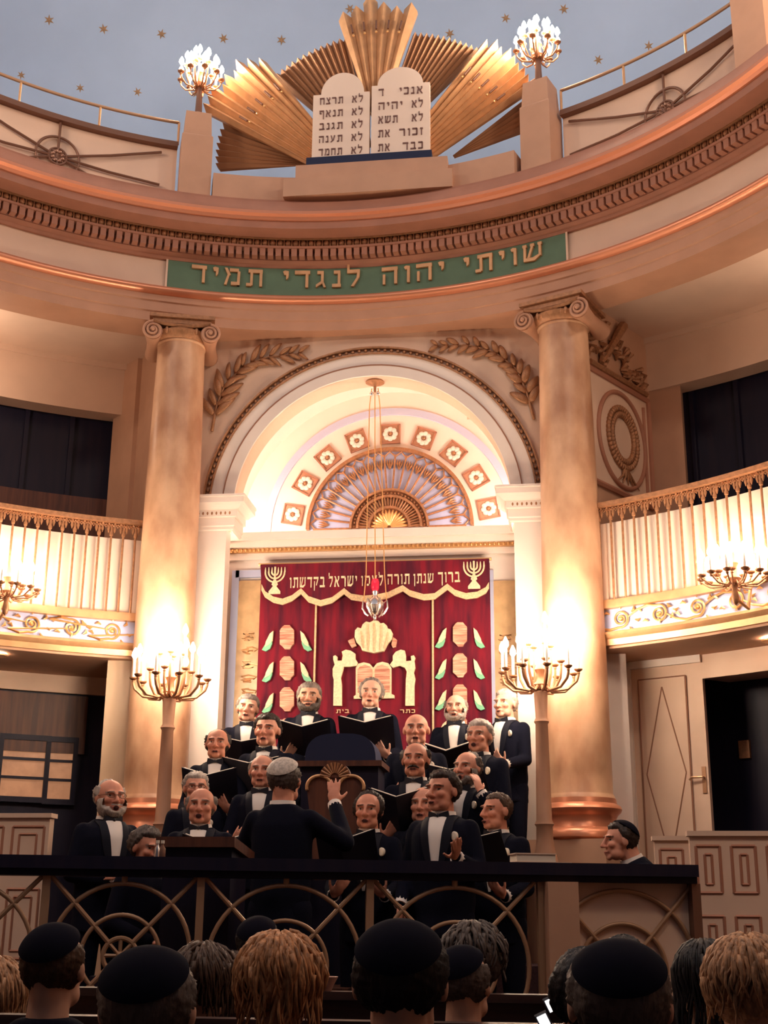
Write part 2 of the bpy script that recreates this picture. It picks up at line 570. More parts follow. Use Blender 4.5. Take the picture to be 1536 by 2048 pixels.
# dentil course and egg course
mb = MB()
st = 0.97
for i in range(-70, 71):
    a = i * st
    vs = [pol(r, a + s * .34, z) for s in (-1, 1) for r in (4.505, 4.42) for z in (7.345, 7.425)]
    mb.add(vs, [(0, 1, 3, 2), (4, 6, 7, 5), (0, 4, 5, 1), (2, 3, 7, 6), (0, 2, 6, 4), (1, 5, 7, 3)])
mb.sweep([(4.50, 7.425), (4.41, 7.425), (4.41, 7.447), (4.50, 7.447)], -70, 70, 120)
struct(mb.build('dentil_molding', m_entab))
mb = MB()
for i in range(-72, 73):
    a = i * .95
    mb.ell(pol(4.445, a, 7.487), (.030, .03, .036), 8, 6)
    c = pol(4.445, a + .475, 7.487)
    mb.box(c, (.012, .03, .07), -math.radians(a))
mb.sweep([(4.46, 7.518), (4.40, 7.518), (4.40, 7.527), (4.46, 7.527)], -72, 72, 100)
struct(mb.build('egg_molding', m_orna, smooth='auto'))

# gallery ceiling behind the ring, lintel band and dark partitions of the women's gallery
mb = MB(); mb.sweep([(4.9, 6.86), (6.35, 6.86), (6.35, 6.95), (4.9, 6.95)], A0, A1, 120)
struct(mb.build('ceiling_gallery', m_cream))
mb = MB(); mb.sweep([(6.22, 6.30), (6.45, 6.30), (6.45, 6.87), (6.22, 6.87)], A0, A1, 120)
mb.sweep([(6.19, 6.80), (6.22, 6.80), (6.22, 6.87), (6.19, 6.87)], A0, A1, 120)
struct(mb.build('wall_lintel', m_cream, smooth='auto'))
for sgn, nm in ((-1, 'wall_left'), (1, 'wall_right')):
    a0, a1 = (20, 100)
    mb = MB(); mb.sweep([(6.5, 3.4), (6.6, 3.4), (6.6, 6.4), (6.5, 6.4)], sgn * a0, sgn * a1, 60)
    w = struct(mb.build(nm, m_wood, smooth='auto'))
    for k in range(9):
        a = sgn * (25.2 + k * 4.1)
        mb = MB(); mb.sweep([(6.46, 4.35), (6.5, 4.35), (6.5, 6.35), (6.46, 6.35)], a - .2, a + .2, 2)
        mb.build('stile', m_wood, w)
    mb = MB(); mb.sweep([(6.40, 3.6), (6.5, 3.6), (6.5, 5.42 if sgn < 0 else 4.7), (6.40, 5.42 if sgn < 0 else 4.7)], sgn * a0, sgn * a1, 40)
    mb.build('lower_panel', m_woodbrown, w)

# arch wall between the two columns
AX, AZ, YW, YW2 = 0.0, 4.93, 11.2, 11.46
RI = 1.29
mb = MB()
n = 48
X0, X1, ZT = -1.66, 1.66, 6.80


def outer_pt(a):
    c, s = math.cos(a), math.sin(a)
    t = min((X1 if c > 0 else -X0) / max(abs(c), 1e-6), (ZT - AZ) / max(s, 1e-6))
    return AX + c * t, AZ + s * t


vs, fs = [], []
aa = sorted(set([PI * i / n for i in range(n + 1)] + [math.atan2(ZT - AZ, X1), PI - math.atan2(ZT - AZ, -X0)]))
for a in aa:
    ox, oz = outer_pt(a)
    ix, iz = AX + RI * math.cos(a), AZ + RI * math.sin(a)
    vs += [(ix, YW, iz), (ox, YW, oz), (ox, YW2, oz), (ix, YW2, iz)]
for i in range(len(aa) - 1):
    for k in range(4):
        l = (k + 1) % 4
        fs.append((i * 4 + k, i * 4 + l, (i + 1) * 4 + l, (i + 1) * 4 + k))
mb.add(vs, fs)
mb.box2((X0, YW, 0.4), (-1.34, YW + .12, AZ)); mb.box2((1.31, YW, 0.4), (X1, YW + .12, AZ))
struct(mb.build('wall_front', m_cream))
# jamb pilasters (white) and imposts
for s in (-1, 1):
    mb = MB()
    xa, xb = (-1.62, -1.335) if s < 0 else (1.305, 1.62)
    mb.box2((xa, 11.165, 0.4), (xb, 11.33, 4.74))
    struct(mb.build('trim_8' if s < 0 else 'trim_9', m_white))
    mb = MB()
    pr = [(.0, 4.72), (.02, 4.735), (.02, 4.76), (.03, 4.77), (.03, 4.845), (.05, 4.85), (.05, 4.915), (.07, 4.92), (.10, 4.95), (.13, 4.965), (.13, 5.015), (.14, 5.02), (.14, 5.04), (0, 5.04)]
    # mitred returns: front and inner side
    vs, fs = [], []
    for e, z in pr:
        vs.append((s * 1.64, 11.17 - e, z))
        vs.append((s * (1.285 - e), 11.17 - e, z))
        vs.append((s * (1.285 - e), YW2 + e * .5, z))
    m_ = len(pr)
    for i in range(m_):
        j = (i + 1) % m_
        for k in range(2):
            fs.append((i * 3 + k, i * 3 + k + 1, j * 3 + k + 1, j * 3 + k))
    mb.add(vs, fs)
    imp = struct(mb.build('trim_10' if s < 0 else 'trim_11', m_white))
    mb = MB()
    for k in range(8):
        mb.ell((s * (1.30 + k * .042), 11.13, 4.882), (.014, .014, .026), 8, 6)
    mb.build('egg_molding', m_orna, imp, smooth=True)

# archivolt: white band, thin line, egg moulding
mb = MB(); mb.arcband(AX, AZ, RI, RI + .10, YW - .02, YW + .01); struct(mb.build('trim_12', m_white, smooth='auto'))
mb = MB(); mb.arcband(AX, AZ, RI + .10, RI + .112, YW - .024, YW + .01); struct(mb.build('trim_13', m_line))
mb = MB(); mb.arcband(AX, AZ, RI + .112, RI + .225, YW - .012, YW + .01); struct(mb.build('trim_14', m_white))
mb = MB()
mb.arcband(AX, AZ, RI + .222, RI + .235, YW - .035, YW + .01); mb.arcband(AX, AZ, RI + .275, RI + .29, YW - .045, YW + .01)
for k in range(75):
    a = math.radians(5 + 170 * k / 74)
    mb.ell((AX + (RI + .255) * math.cos(a), YW - .018, AZ + (RI + .255) * math.sin(a)), (.018, .02, .018), 7, 5)
struct(mb.build('egg_molding', m_orna, smooth='auto'))

# niche: vault behind the arch, lunette wall, ark front with cornice
mb = MB()
vs, fs = [], []
RN = 1.72
for i in range(49):
    a = PI * i / 48
    for y in (YW2, 12.66):
        vs.append((RN * math.cos(a), y, 5.0 + RN * math.sin(a)))
for i in range(48):
    fs.append((2 * i, 2 * i + 2, 2 * i + 3, 2 * i + 1))
mb.add(vs, fs)
mb.box2((-RN - .06, YW2, .4), (-RN, 12.66, 5.0)); mb.box2((RN, YW2, .4), (RN + .06, 12.66, 5.0))
struct(mb.build('ceiling_niche', m_white, smooth='auto'))
mb = MB(); mb.box2((-1.8, 12.62, .4), (1.8, 12.72, 6.9)); struct(mb.build('wall_niche', m_white))
mb = MB(); mb.arcband(0, 5.136, 1.245, 1.32, 12.60, 12.63); struct(mb.build('trim_15', m_blue))
mb = MB()
mb.arcband(0, 5.06, 1.585, 1.60, 12.28, 12.34); mb.arcband(0, 5.06, 1.64, 1.66, 12.28, 12.36)
for k in range(90):
    a = math.radians(180 * k / 89)
    mb.ell((1.615 * math.cos(a), 12.30, 5.06 + 1.615 * math.sin(a)), (.02, .022, .02), 7, 5)
struct(mb.build('egg_molding', m_gold, smooth='auto'))
mb = MB(); mb.arcband(0, 5.06, 1.58, 1.73, 12.33, 12.63); struct(mb.build('trim_16', m_white, smooth='auto'))

mb = MB(); mb.box2((-RN, 11.62, .4), (RN, 11.74, 4.60)); mb.box2((-RN, 11.62, 4.60), (RN, 12.62, 4.66))
struct(mb.build('wall_ark', m_white))
mb = MB()
for z0, z1, e in ((4.555, 4.62, .03), (4.66, 4.72, .10), (4.72, 4.80, .13)):
    mb.box2((-RN, 11.62 - e, z0), (RN, 11.66, z1))
struct(mb.build('trim_17', m_white))
mb = MB(); mb.box2((-RN, 11.56, 4.622), (RN, 11.63, 4.658))
for k in range(80):
    mb.ell((-1.66 + k * .042, 11.55, 4.64), (.014, .014, .018), 6, 5)
struct(mb.build('egg_molding', m_gold, smooth='auto'))

# radial piers beside the columns, with pale return faces
for s in (-1, 1):
    ax, ay = (1.93, 10.98) if s > 0 else (-1.98, 11.12)
    dx, dy = s * .545, .838
    L = 1.30 if s > 0 else 1.0
    nx, ny = -dy * s, dx * s   # towards the hall axis
    o1 = Vector((ax, ay)); d2 = Vector((dx, dy))
    e1 = o1 + d2 * L
    q = [o1, e1, Vector((s * 1.70, 12.5)), Vector((s * 1.70, 11.30))]
    if s < 0:
        q.reverse()
    mb = MB(); mb.prism([(p.x, p.y) for p in q], lambda u, v: (u, v, 3.5), lambda u, v: (u, v, 6.88))
    struct(mb.build('pier_wall', m_beige))
    q = [e1, e1 + Vector((s * (.29 if s > 0 else .04), -.13 if s > 0 else -.02)), e1 + Vector((s * .36, .25)), e1 + Vector((0, .35))]
    mb = MB(); mb.prism([(p.x, p.y) for p in q], lambda u, v: (u, v, 3.5), lambda u, v: (u, v, 6.88))
    struct(mb.build('pier_return', m_beige))
    # marble pilaster below the balcony
    if s < 0:
        q = [(-2.32, 11.0), (-1.7, 11.15), (-1.7, 11.6), (-2.32, 11.6)]
        mb = MB(); mb.prism(q, lambda u, v: (u, v, 0.4), lambda u, v: (u, v, 3.52))
        struct(mb.build('pier_pilaster', m_marble2))
    else:
        mb = MB(); mb.box2((2.0, 11.1, .4), (2.235, 11.6, 3.6)); struct(mb.build('pier_pilaster', m_white))

# ------------------------------------------------------------------ under the galleries
mb = MB(); mb.sweep([(4.92, 3.50), (7.6, 3.46), (7.6, 3.62), (4.92, 3.62)], -100, -23.2, 60)
struct(mb.build('ceiling_balcony', m_beige))
mb = MB(); mb.sweep([(4.92, 3.50), (7.6, 3.52), (7.6, 3.66), (4.92, 3.66)], 24.5, 100, 60)
struct(mb.build('ceiling_balcony', m_beige))
# recessed ceiling lights under the balconies
for px, py in ((-6, 1306), (1545, 1276)):
    p = at_z(px, py, 3.50)
    t = thing('ceiling_light', 'round recessed lamp glowing under the balcony %s' % ('nearest the white panelled door' if px > 100 else 'above the glazed dark partition'), 'ceiling light', (p[0], p[1], 3.485), group='lamps under the balconies')
    mb = MB(); mb.lathe([(.075, 0), (.09, 0), (.09, -.012), (.075, -.012)], n=20); mb.build('rim', m_gold, t, world=False)
    mb = MB(); mb.lathe([(.0, -.002), (.075, -.002), (.075, .004), (0, .004)], n=20); mb.build('lamp_disc', mat('lit downlight', (1, .9, .8), emit=(1, .8, .6), estr=30), t, world=False)

# left lower wall: dark wooden partition with panes whose reflections are made to glow
mb = MB(); mb.sweep([(5.95, .4), (6.05, .4), (6.05, 3.36), (5.95, 3.36)], -62, -18, 40)
w = struct(mb.build('wall_partition', m_wood, smooth='auto'))
mb = MB(); mb.sweep([(5.9, 3.32), (6.1, 3.32), (6.1, 3.5), (5.9, 3.5)], -62, -18, 40)
mb.build('lintel', m_cream, w, smooth='auto')
mb = MB(); mb.sweep([(5.90, 2.76), (5.96, 2.76), (5.96, 3.30), (5.90, 3.30)], -45, -26.5, 20)
mb.build('brown_board', m_woodbrown, w)
nwin = 1
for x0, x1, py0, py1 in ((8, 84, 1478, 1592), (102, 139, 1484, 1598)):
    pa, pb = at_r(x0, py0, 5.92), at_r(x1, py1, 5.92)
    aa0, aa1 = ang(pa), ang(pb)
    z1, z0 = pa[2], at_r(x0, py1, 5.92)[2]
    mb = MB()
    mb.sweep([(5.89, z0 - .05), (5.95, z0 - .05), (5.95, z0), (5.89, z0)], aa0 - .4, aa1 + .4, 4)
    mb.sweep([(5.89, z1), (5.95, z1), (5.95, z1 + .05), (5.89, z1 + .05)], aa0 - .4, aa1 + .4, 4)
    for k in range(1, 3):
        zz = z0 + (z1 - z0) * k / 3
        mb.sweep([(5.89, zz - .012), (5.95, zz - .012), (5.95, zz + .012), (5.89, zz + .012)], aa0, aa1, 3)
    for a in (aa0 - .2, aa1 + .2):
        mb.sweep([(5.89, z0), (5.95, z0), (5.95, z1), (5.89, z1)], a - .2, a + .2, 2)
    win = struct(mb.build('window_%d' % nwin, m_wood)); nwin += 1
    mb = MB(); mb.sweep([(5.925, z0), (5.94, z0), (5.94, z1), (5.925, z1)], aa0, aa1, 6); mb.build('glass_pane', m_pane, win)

# right lower wall: panelled white door and dark doorway beside it
mb = MB(); mb.sweep([(6.2, .4), (6.3, .4), (6.3, 3.36), (6.2, 3.36)], 27, 70, 40); wr = struct(mb.build('wall_doorway', m_wood, smooth='auto'))
mb = MB(); mb.sweep([(5.62, 3.30), (6.3, 3.36), (6.3, 3.62), (5.62, 3.62)], 32, 70, 40); mb.build('lintel', m_cream, wr)
mb = MB(); p0, p1 = at_r(1478, 1482, 6.19), at_r(1502, 1516, 6.19)
mb.sweep([(6.17, p1[2]), (6.2, p1[2]), (6.2, p0[2]), (6.17, p0[2])], ang(p0), ang(p1), 3); mb.build('notice_plate', m_orna, wr)
DL, DRt = at_r(1242, 1500, 5.62), at_r(1414, 1500, 5.62)
dl, dr = np.array(DL[:2]), np.array(DRt[:2])
du = (dr - dl) / np.linalg.norm(dr - dl); DW = np.linalg.norm(dr - dl)
dn = np.array([du[1], -du[0]])         # towards the hall


def dp(u, z, off=0.0):
    q = dl + du * u + dn * off
    return (q[0], q[1], z)


def dpanel(mb, u0, u1, z0, z1, o0, o1):
    mb.prism([(u0, z0), (u1, z0), (u1, z1), (u0, z1)], lambda u, v: dp(u, v, o0), lambda u, v: dp(u, v, o1))


door = None
mb = MB(); dpanel(mb, .13, DW, 1.4, 3.52, -.05, 0.0); door = struct(mb.build('door_1', m_cream))
mb = MB(); dpanel(mb, 0, .13, 1.3, 3.54, -.1, .03); dpanel(mb, 0, DW, 3.44, 3.54, -.1, .03); mb.build('door_frame', m_white, door)
mb = MB(); dpanel(mb, .20, DW - .15, 1.75, 3.34, 0, .012); mb.build('raised_panel', m_cream, door)
mb = MB()
U0_, U1_ = .24, DW - .19
uc = (U0_ + U1_) / 2
for a, b in (((uc, 3.26), (U1_, 2.52)), ((U1_, 2.52), (uc, 1.79)), ((uc, 1.79), (U0_, 2.52)), ((U0_, 2.52), (uc, 3.26))):
    mb.tube([dp(*a, .014), dp(*b, .014)], .006, 5)
for u in (.20, DW - .15):
    mb.tube([dp(u, 1.75, .012), dp(u, 3.34, .012)], .008, 5)
mb.tube([dp(.20, 3.34, .012), dp(DW - .15, 3.34, .012)], .006, 5)
mb.build('lozenge_trim', m_line, door)
mb = MB()
hz = at_r(1405, 1560, 5.62)[2]
dpanel(mb, DW - .055, DW - .02, hz - .11, hz + .11, 0, .01)
mb.tube([dp(DW - .038, hz + .02, .01), dp(DW - .038, hz + .02, .05), dp(DW - .13, hz + .02, .055), dp(DW - .15, hz, .05)], .010, 8)
mb.build('door_handle', m_chrome, door, smooth='auto')

# stone platform, steps up to the ark
mb = MB()
FZ = 0.42
mb.prism([(-4.3, 6.75), (-1.6, 6.62), (2.35, 8.1), (4.2, 8.0), (4.4, 11.1), (-4.4, 11.1)], lambda u, v: (u, v, 0.0), lambda u, v: (u, v, FZ))
mb.box2((-1.7, 8.95, 0), (1.75, 11.7, .74)); mb.box2((-1.6, 9.55, 0), (1.6, 11.7, 1.02)); mb.box2((-1.5, 10.2, 0), (1.5, 11.65, 1.47))
tag(mb.build('platform', m_carpet), 'stepped carpeted platform rising to the ark behind the railing', 'platform', kind='structure')
mb = MB(); mb.prism([(2.3, 10.0), (4.4, 8.4), (5.2, 9.4), (3.2, 12.2), (2.3, 12.4)], lambda u, v: (u, v, 0.4), lambda u, v: (u, v, 1.4))
struct(mb.build('floor_side', m_carpet))

# ================================================================== COLUMNS
def volute(mb, c, r, ax, side, depth):
    """spiral scroll disc facing direction ax(2D), thickness depth"""
    n = 60
    path = []
    u = Vector((-ax[1], ax[0], 0))
    for i in range(n):
        t = i / (n - 1)
        rr = r * (1 - .86 * t)
        th = side * (PI / 2 - t * 2 * PI * 2.3) if side > 0 else PI / 2 + t * 2 * PI * 2.3
        path.append(Vector(c) + u * (rr * math.cos(th)) + Vector((0, 0, rr * math.sin(th))) + Vector((ax[0], ax[1], 0)) * (.012 + .03 * t))
    mb.tube(path, [r * (.16 - .06 * i / n) for i in range(n)], 6)


def column(loc, face_deg, label, group):
    x, y = loc
    a = math.radians(face_deg)
    fx, fy = -math.sin(a), -math.cos(a)       # facing the hall
    t = thing('marble_column', label, 'column', (x, y, FZ), 0, group)
    t['kind'] = 'thing'
    mb = MB()
    prof = []
    for i in range(25):
        k = i / 24
        r = .268 - .048 * k - .010 * math.sin(PI * k) * -1
        prof.append((r, 2.30 + (6.42 - 2.30) * k))
    prof = [(.29, 2.255), (.275, 2.29)] + prof + [(.238, 6.43), (.238, 6.46)]
    mb.lathe(prof, (x, y, 0), 48)
    mb.build('shaft', m_marble, t, smooth='auto')
    mb = MB()
    mb.lathe([(.0, 1.93), (.335, 1.93), (.36, 1.95), (.36, 1.99), (.335, 2.02), (.30, 2.03), (.29, 2.06), (.285, 2.10), (.30, 2.13), (.325, 2.15), (.335, 2.175), (.325, 2.20), (.295, 2.22), (.29, 2.26), (0, 2.26)], (x, y, 0), 48)
    mb.build('base', m_copper, t, smooth='auto')
    mb = MB(); mb.box((x, y, (FZ + 1.93) / 2), (.66, .66, 1.93 - FZ), -a); mb.box((x, y, FZ + .1), (.72, .72, .2), -a)
    mb.build('pedestal', m_beige, t)
    # ionic capital
    mb = MB()
    mb.lathe([(0, 6.44), (.25, 6.44), (.29, 6.475), (.30, 6.51), (.27, 6.54), (0, 6.54)], (x, y, 0), 32)
    mt = Matrix.Translation((x, y, 0)) @ Matrix.Rotation(-a, 4, 'Z')
    mb.box((0, 0, 0), (.60, .60, .035), mtx=mt @ Matrix.Translation((0, 0, 6.632)))
    mb.box((0, 0, 0), (.54, .54, .05), mtx=mt @ Matrix.Translation((0, 0, 6.592)))
    cap = mb.build('capital', m_orna, t, smooth='auto')
    for sx in (-1, 1):
        mb = MB()
        cc = mt @ Vector((sx * .262, -.27, 6.475))
        volute(mb, cc, .092, (fx, fy), sx, .5)
        cyl = [mt @ Vector((sx * .262, yy, 6.475)) for yy in (-.27, -.15, 0, .15, .27)]
        mb.tube(cyl, [.088, .07, .06, .07, .088], 20)
        eye = mt @ Vector((sx * .262, -.31, 6.475)); mb.ell(eye, (.02, .02, .02), 8, 6)
        mb.build('volute', m_entab2, cap, smooth='auto')
    mb = MB()
    mb.tube([mt @ Vector((xx, -.275, 6.575 - .035 * (1 - (xx / .26) ** 2))) for xx in np.linspace(-.26, .26, 13)], .018, 6)
    for k in range(7):
        xx = -.135 + k * .045
        mb.ell(mt @ Vector((xx, -.262, 6.50)), (.018, .022, .034), 8, 6)
    mb.build('egg_molding', m_orna, cap, smooth='auto')
    return t


LCX, LCY, RCX, RCY = -1.77, 10.85, 1.80, 10.85
column((LCX, LCY), -16, 'ochre marble ionic column between the arch and the balcony above the glazed partition', 'ionic columns beside the arch')
column((RCX, RCY), 23, 'ochre marble ionic column between the arch and the wreath relief', 'ionic columns beside the arch')

# ================================================================== FITTINGS
# green inscription panel on the frieze
t = thing('inscription_panel', 'green panel with raised gold Hebrew inscription on the frieze above the arch', 'sign', pol(4.6, 1, 7.0))
mb = MB(); mb.sweep([(4.575, 6.985), (4.62, 6.985), (4.62, 7.335), (4.575, 7.335)], -23.0, 25.6, 50)
mb.build('panel', m_green, t, smooth='auto')
mb = MB()
for a in (-23.0, 25.6):
    mb.sweep([(4.568, 6.99), (4.575, 6.99), (4.575, 7.33), (4.568, 7.33)], a - .12, a + .12, 1)
mb.build('border', m_cream, t)
for word, pxa, pxb in (('שויתי', 928, 1087), ('יהוה', 764, 889), ('לנגדי', 566, 720), ('תמיד', 382, 525)):
    aa = [ang(at_r(px, 560, 4.57)) for px in (pxa, pxb)]
    v, f, ends = text_mesh(word, .02, 1.28)
    x1 = v[:, 0].max()
    pts = [pol(4.575 - (p[2] + .02) / .04 * .025, aa[0] + (aa[1] - aa[0]) * p[0] / x1, 7.082 + p[1] * .178) for p in v]
    letters(pts, f, ends, m_gilt, t)


# upper parapet with iron wheels
def on_par(px, py, r=4.6):
    return at_r(px, py, r)


def parapet(a0, a1, wheel_a, label, ends):
    t = thing('gallery_parapet', label, 'parapet', pol(4.7, (a0 + a1) / 2, 7.845))
    mb = MB(); mb.sweep([(4.64, 7.84), (4.70, 7.84), (4.70, 8.53), (4.64, 8.53)], a0, a1, 60); mb.build('panel', m_cream, t, smooth='auto')
    mb = MB(); mb.sweep([(4.57, 8.53), (4.72, 8.53), (4.72, 8.585), (4.57, 8.585)], a0, a1, 60); mb.build('coping', m_bronze, t, smooth='auto')
    mb = MB(); mb.tube(arc_line(4.62, a0, a1, 8.83, 50), .016, 8); mb.build('rail', m_iron, t, smooth=True)
    na = max(2, int(round(abs(a1 - a0) / 9)))
    for k in range(na + 1):
        a = a0 + (a1 - a0) * k / na
        mb = MB(); mb.tube([pol(4.62, a, 8.58), pol(4.62, a, 8.83)], .012, 8); mb.build('stanchion', m_gilt, t, smooth='auto')
    for wa in wheel_a:
        zc = 8.16
        deg = 180 / PI / 4.6

        def q(u, v, off=.02):
            return pol(4.63 - off, wa + u * deg, zc + v)
        mb = MB(); mb.tube([q(.205 * math.cos(2 * PI * k / 40), .205 * math.sin(2 * PI * k / 40)) for k in range(40)], .014, 6, closed=True)
        mb.build('wheel_ring', m_bronze, t, smooth=True)
        mb = MB(); mb.tube([q(.085 * math.cos(2 * PI * k / 28), .085 * math.sin(2 * PI * k / 28)) for k in range(28)], .012, 6, closed=True)
        for k in range(8):
            th = PI * k / 4
            mb.tube([q(0, 0), q(.085 * math.cos(th), .085 * math.sin(th))], .012, 5)
        for k in range(8):
            th = PI * (k + .5) / 4
            mb.ell(q(.05 * math.cos(th), .05 * math.sin(th)), (.022, .022, .022), 6, 5)
        mb.build('hub_rosette', m_bronze, t, smooth='auto')
        for ex, ez, tx, tz in ((1, .30, .2, .0), (1, -.06, .2, 0), (.78, -.30, .2, 0), (-1, .30, 0, 0), (-1, -.06, 0, 0), (-.78, -.30, 0, 0)):
            w_ = .98
            mb = MB(); mb.tube([q(.07 * ex, ez * .06), q(ex * w_ * .5, ez * .5), q(ex * w_, ez)], .013, 6); mb.build('spoke', m_bronze, t, smooth='auto')
        mb = MB(); mb.tube([q(0, .09), q(0, .42)], .013, 6); mb.build('spoke', m_bronze, t)
        mb = MB(); mb.tube([q(0, -.09), q(0, -.31)], .013, 6); mb.build('spoke', m_bronze, t)
    return t


wl = ang(on_par(117, 292, 4.61)); wr_ = ang(on_par(1328, 185, 4.61))
parapet(-80, -22.6, [wl, wl - 27], 'cream gallery parapet with bronze wheel grille beside the lower glowing candelabrum', 0)
parapet(25.3, 49.6, [wr_], 'cream gallery parapet with bronze wheel grille curving behind the dome lamp nearest the ceiling', 0)
parapet(54.2, 82, [68], 'cream gallery parapet beyond the tall end pier', 0)


def pier(a, w, zt, label):
    c = pol(4.55, a, 7.845)
    t = thing('parapet_pier', label, 'pier', c, -math.radians(a), 'cream piers of the upper parapet')
    mb = MB()
    b, tp = w / 2, w / 2 * .82

    def ringv(hw, hd, z):
        return [(-hw, -hd, z), (hw, -hd, z), (hw, hd, z), (-hw, hd, z)]
    vs = ringv(b, .15, 0) + ringv(b, .15, zt - 7.845 - .28) + ringv(b * .9, .135, zt - 7.845 - .26) + ringv(tp, .12, zt - 7.845)
    fs = [(3, 2, 1, 0)]
    for i in range(3):
        for k in range(4):
            fs.append((i * 4 + k, i * 4 + (k + 1) % 4, (i + 1) * 4 + (k + 1) % 4, (i + 1) * 4 + k))
    fs.append((12, 13, 14, 15))
    mb.add(vs, fs)
    mb.build('shaft', m_beige, t, world=False)
    return t


pier(-20.4, .30, 8.86, 'tapering cream pier carrying the lower of the two glowing dome candelabra')
pier(23.0, .30, 8.90, 'tapering cream pier carrying the higher of the two glowing dome candelabra')
pier(52.0, .34, 8.95, 'cream end pier where the upper parapet meets the picture corner')

# base blocks below the tablets
t = thing('tablet_plinth', 'stepped beige plinth under the tablets of the law', 'plinth', (0.0, 10.9, 7.845))
mb = MB()
p0, p1 = at_y(567, 385, 10.62), at_y(905, 385, 10.62)
ztop = at_y(740, 318, 10.62)[2]
zmid = at_y(740, 345, 10.62)[2]
mb.box2((p0[0], 10.60, 7.845), (p1[0], 11.05, zmid - .02)); mb.build('lower_block', m_beige, t)
mb = MB(); pa, pb = at_y(592, 330, 10.66), at_y(895, 330, 10.66)
mb.box2((pa[0], 10.65, zmid - .02), (pb[0], 11.05, ztop)); mb.build('upper_block', m_beige, t)
mb = MB(); mb.sweep([(4.36, 7.845), (4.6, 7.845), (4.6, 8.16), (4.36, 8.16)], -18.2, 20.4, 24)
struct(mb.build('trim_18', m_beige, smooth='auto'))

# sunburst
t = thing('sunburst', 'gilded sunburst of ribbed rays behind the tablets of the law', 'sunburst', (0.0, 11.0, ztop))
so = at_y(740, 265, 10.95)
SX, SZ = so[0], so[2]


def rays(pa, pb, n, y, material, org, stag=.06, r_in=.25, deep=.05, name='ray_rib', slots=0, amp=None):
    """ribbed fan between two outer end points (pixels), converging on org"""
    qo, qa, qb = at_y(*org, y), at_y(*pa, y), at_y(*pb, y)
    ox, oz = qo[0], qo[2]
    ta, tb = math.atan2(qa[2] - oz, qa[0] - ox), math.atan2(qb[2] - oz, qb[0] - ox)
    if tb - ta > PI:
        ta += 2 * PI
    if ta - tb > PI:
        tb += 2 * PI
    ra, rb = math.hypot(qa[0] - ox, qa[2] - oz), math.hypot(qb[0] - ox, qb[2] - oz)
    vs, fs = [], []
    amp = amp or [0] * n
    for i in range(n):
        k0, k1 = i / n, (i + 1) / n
        km = (k0 + k1) / 2
        rl = (ra + (rb - ra) * km) + amp[i]
        b = len(vs)
        for k, off in ((k0, 0), (km, -1), (k1, 0)):
            th = ta + (tb - ta) * k
            rout = rl + (stag if k == km else 0)
            for r_ in (r_in, rout):
                vs.append((ox + r_ * math.cos(th), y + off * deep * (.4 if r_ == r_in else 1), oz + r_ * math.sin(th)))
            vs.append((ox + rout * math.cos(th), y + .05, oz + rout * math.sin(th)))
        fs += [(b, b + 1, b + 4, b + 3), (b + 3, b + 4, b + 7, b + 6), (b + 1, b + 2, b + 5, b + 4), (b + 4, b + 5, b + 8, b + 7),
               (b, b + 2, b + 1), (b + 6, b + 7, b + 8)]
    mb = MB(); mb.add(vs, fs)
    o = mb.build(name, material, t)
    if slots:
        for k in range(5):
            th = ta + (tb - ta) * (.14 + k * .18)
            rr = (ra + rb) / 2 * slots
            c = Vector((ox + rr * math.cos(th), y - deep - .003, oz + rr * math.sin(th)))
            d_ = Vector((math.cos(th), 0, math.sin(th)))
            mb = MB(); mb.tube([c - d_ * .05, c + d_ * .05], [.011, .011], 6); mb.build('slot', m_bronze, o)
            mb = MB(); mb.ell(c - d_ * .085 + Vector((0, -.005, 0)), (.013, .013, .013), 8, 6); mb.build('bead', m_gold, o)


rays((835, 22), (676, 38), 6, 10.90, m_gilt, (752, 262), .05, .15, .06, slots=.84, amp=[0, -.05, 0, .10, 0, -.03])
rays((408, 222), (528, 118), 9, 10.84, m_gilt, (762, 405), .05, .34, .06, slots=.80, amp=[-.02, 0, .05, -.03, .04, 0, .09, .02, -.05])
rays((962, 90), (1078, 168), 9, 10.84, m_gilt, (690, 440), .05, .45, .06, slots=.84, amp=[.0, .05, 0, .04, 0, -.04, -.04, -.07, -.04])
rays((700, 80), (552, 158), 13, 10.99, m_gilt2, (752, 330), .015, .20, .05)
rays((958, 105), (825, 72), 12, 10.99, m_gilt2, (735, 330), .015, .20, .05)
rays((440, 338), (455, 245), 7, 10.95, m_gilt2, (640, 330), .03, .10, .05)
rays((1040, 205), (1044, 262), 5, 10.95, m_gilt2, (890, 325), .03, .10, .05)

